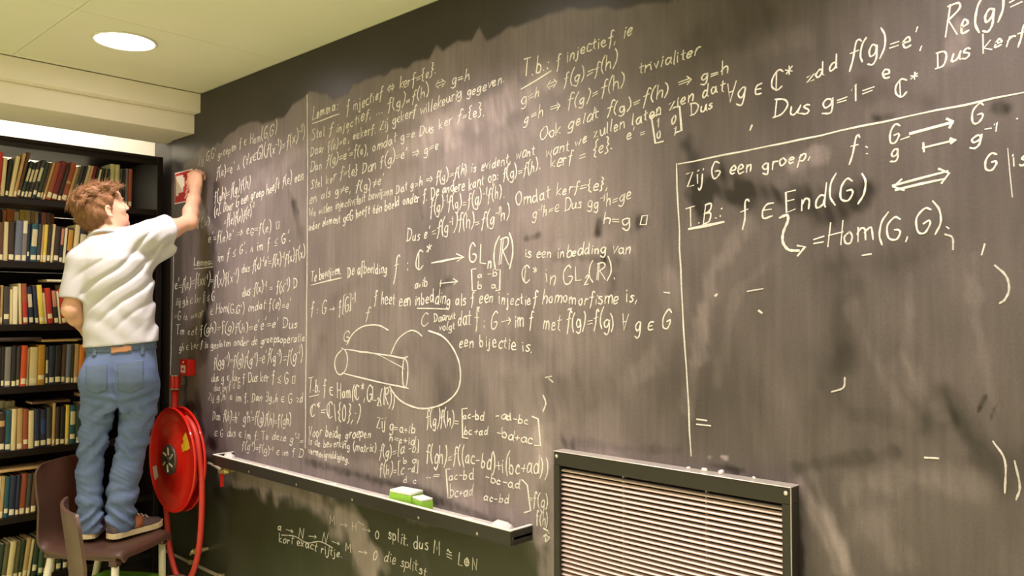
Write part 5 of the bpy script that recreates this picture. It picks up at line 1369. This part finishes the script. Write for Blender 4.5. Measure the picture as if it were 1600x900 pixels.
def denim(x, y, z):
    left = x < np.maximum(.002 - .15 * (.62 - z), -.054); d = 0 * x
    for zc, amp, w_, fr, sl in ((.10, .0085, .055, 105, .5), (.20, .0050, .05, 80, -.6), (.43, .0075, .07, 72, .7), (.53, .004, .05, 66, -.8), (.60, .0055, .04, 60, 1.0)):
        cx = np.where(left, -.10, .04)
        u = (z - zc) + sl * (x - cx) * np.where(left, -1, 1) + .02 * np.sin(30 * x + 20 * y) + .012 * np.sin(50 * y)
        d = d + amp * np.sin(u * fr + np.where(left, 1.2, 0)) * np.exp(-((z - zc) / w_) ** 2)
    # whiskers under the seat and at the crotch
    u = z - .67 - .35 * np.abs(x - .01)
    d = d + .0022 * np.sin(190 * z + 60 * x + 5 * np.sin(25 * x + 18 * z)) * (.4 + .6 * np.exp(-((z - .45) / .12) ** 2)) * np.clip((.66 - z) / .05, 0, 1)
    d = d + .0055 * np.sin(u * 110) * np.exp(-((z - .66) / .035) ** 2) * np.clip(-y / .05, 0, 1)
    d = d + .010 * np.exp(-((x + .028 - .16 * np.clip(.80 - z, 0, .2)) / .009) ** 2) * np.clip((.84 - z) / .06, 0, 1) * np.clip((z - .62) / .05, 0, 1) * np.clip(-y / .05, 0, 1)   # seam between the seat
    return d
je.disp(denim)
jeans, jV, jF = field_obj('jeans', je, M_jean, man, 1)
def patch(name, poly, V, F, back, off, m, parent, grow=0):
    """a piece of cloth lying on the back of the jeans inside an outline (x, z)"""
    P = np.array(poly); c = V[F].mean(1)
    nrm = np.cross(V[F[:, 2]] - V[F[:, 0]], V[F[:, 3]] - V[F[:, 1]]); nrm /= np.linalg.norm(nrm, axis=1)[:, None] + 1e-12
    ins = np.zeros(len(c), bool); j = len(P) - 1
    for i in range(len(P)):
        xi, zi = P[i]; xj, zj = P[j]
        cr = ((zi > c[:, 2]) != (zj > c[:, 2])) & (c[:, 0] < (xj - xi) * (c[:, 2] - zi) / (zj - zi + 1e-12) + xi)
        ins ^= cr; j = i
    ins &= (c[:, 1] < back)
    vn = np.zeros_like(V)
    for k in range(4): np.add.at(vn, F[:, k], nrm)
    vn /= np.linalg.norm(vn, axis=1)[:, None] + 1e-12
    Q = F[ins]
    if len(Q) == 0: return None
    ids, inv = np.unique(Q.ravel(), return_inverse=True); Q2 = inv.reshape(-1, 4); n = len(ids)
    top = V[ids] + vn[ids] * off; bot = V[ids] + vn[ids] * .0002
    edges = {}
    for q in Q2:
        for a, b in zip(q, np.roll(q, -1)): edges[(a, b)] = edges.get((a, b), 0) + 1
    faces = [tuple(q) for q in Q2]
    for (a, b) in edges:
        if (b, a) not in edges: faces.append((b, a, a + n, b + n))
    return pyobj(name, np.vstack([top, bot]), faces, m, parent, True)
M_denim2 = mat('blue_denim_pocket', srgb(92, 108, 132), .85, var=.22, scale=14, bump=.08)
M_stitch = mat('denim_stitching', srgb(150, 140, 116), .8)
for pk in ([(-.008, .828), (.100, .838), (.106, .715), (.052, .688), (.000, .708)], [(-.048, .824), (-.132, .816), (-.132, .712), (-.090, .690), (-.050, .706)]):
    patch('back_pocket', pk, jV, jF, -.03, .0042, M_denim2, jeans)
    cx = sum(p[0] for p in pk) / 5; cz = sum(p[1] for p in pk) / 5
patch('waistband', [(-.2, .872), (.2, .892), (.2, .99), (-.2, .98)], jV, jF, .3, .0035, M_denim2, jeans)
wb = patch('leather_patch', [(-.032, .874), (.052, .881), (.052, .908), (-.032, .901)], jV, jF, -.02, .0062, mat('tan_leather', srgb(184, 132, 92), .6), jeans)
for x in (-.10, .098, -.150):
    patch('belt_loop', [(x - .007, .86), (x + .007, .861), (x + .007, .93), (x - .007, .93)], jV, jF, .02, .0072, M_denim2, jeans)

# ----- shoes
M_shoe = mat('grey_brown_canvas', srgb(92, 80, 80), .85, var=.12, scale=120); M_sole = mat('cream_rubber_sole', srgb(226, 210, 164), .7); M_lace = mat('pale_lace', srgb(190, 176, 150), .8); M_brownp = mat('tan_side_stripe', srgb(176, 112, 74), .7)
def shoe(heel, toe, z0, side):
    heel = V3(*heel, 0); toe = V3(*toe, 0); d = toe - heel; L = np.linalg.norm(d); d /= L; n = V3(-d[1], d[0], 0)
    def T(a, b, c): return Vector(heel + d * a * L + n * b + V3(0, 0, z0 + c))
    stn = [(0, .020, 0), (.03, .030, 0), (.12, .036, 0), (.3, .034, 0), (.5, .037, .003), (.68, .044, .005), (.84, .040, .006), (.94, .028, .006), (1.0, .012, .006)]
    hts = [.060, .078, .088, .092, .086, .064, .050, .044, .034]
    bm = bmesh.new(); rings = []
    for (a, wd, off), h in zip(stn, hts):
        r = []
        for k in range(17):
            t = math.pi * k / 16
            r.append(bm.verts.new(T(a, off + wd * .97 * math.cos(t) * (1 if h < .08 else 1 - .22 * math.sin(t)), .018 + (h - .018) * math.sin(t) ** .8)))
        rings.append(r)
    for p, q in zip(rings, rings[1:]):
        for k in range(16): bm.faces.new((p[k], p[k + 1], q[k + 1], q[k]))
    bm.faces.new(rings[0]); bm.faces.new(rings[-1][::-1])
    for p, q in zip(rings, rings[1:]): bm.faces.new((p[0], q[0], q[16], p[16]))
    s = obj('shoe', bm, M_shoe, man, True)
    out = [(a, off + wd + .004) for a, wd, off in stn] + [(1.02, .004)] + [(a, off - wd - .004) for a, wd, off in stn[::-1]] + [(-.015, 0)]
    bm = bmesh.new(); lo = [bm.verts.new(T(a, b, 0)) for a, b in out]; hi = [bm.verts.new(T(a, b, .024 + (.006 if a > .9 else 0))) for a, b in out]
    m = len(out)
    for k in range(m): bm.faces.new((lo[k], lo[(k + 1) % m], hi[(k + 1) % m], hi[k]))
    bm.faces.new(lo[::-1]); bm.faces.new(hi)
    obj('sole', bm, M_sole, s)
    for k in range(3):
        a = .50 + .085 * k; h = .087 - .010 * k
        obj('lace', tube(bmesh.new(), [T(a, -.020, h - .006), T(a + .01, 0, h + .003), T(a, .020, h - .006)], .0035, 8), M_lace, s, True)
    bm = bmesh.new(); pts = []
    for a in (.38, .52):
        col = []
        for t in (.10, .45, .75, 1.05):
            wd = np.interp(a, [q[0] for q in stn], [q[1] for q in stn]); h = np.interp(a, [q[0] for q in stn], hts)
            col.append(bm.verts.new(T(a + .05 * t, side * (wd * 1.02 * math.cos(t) + .001) * (1 if h < .08 else 1 - .22 * math.sin(t)), .0185 + (h - .0175) * math.sin(t) ** .8)))
        pts.append(col)
    for k in range(3): bm.faces.new((pts[0][k], pts[0][k + 1], pts[1][k + 1], pts[1][k]))
    o = obj('side_stripe', bm, M_brownp, s, True); sm = o.modifiers.new('thick', 'SOLIDIFY'); sm.thickness = .002; sm.offset = 0
shoe((-.030, -.050), (.200, .115), .0085, -1)
shoe((-.125, -.010), (-.055, .265), .0085, -1)
# the piece of chalk in his hand, its tip on the board
tip = np.mean([tipsR[0], tipsR[1], thR], 0)
Mw = Matrix.Translation((-4.016, -.472, SEAT)) @ Matrix.Rotation(math.atan2(PX.y, PX.x), 4, 'Z')
a = Mw @ Vector(tip); b = Vector((a.x + .01, -.0012, a.z + .012))
ln = (b - a)
o = obj('chalk_stick', tube(bmesh.new(), [Vector((0, 0, -.03)), Vector((0, 0, ln.length))], .005, 10), M_stick, None, True)
o.location = a; o.rotation_euler = ln.to_track_quat('Z', 'Y').to_euler()
tag(o, 'white stick of chalk held in the raised hand against the board', 'chalk')
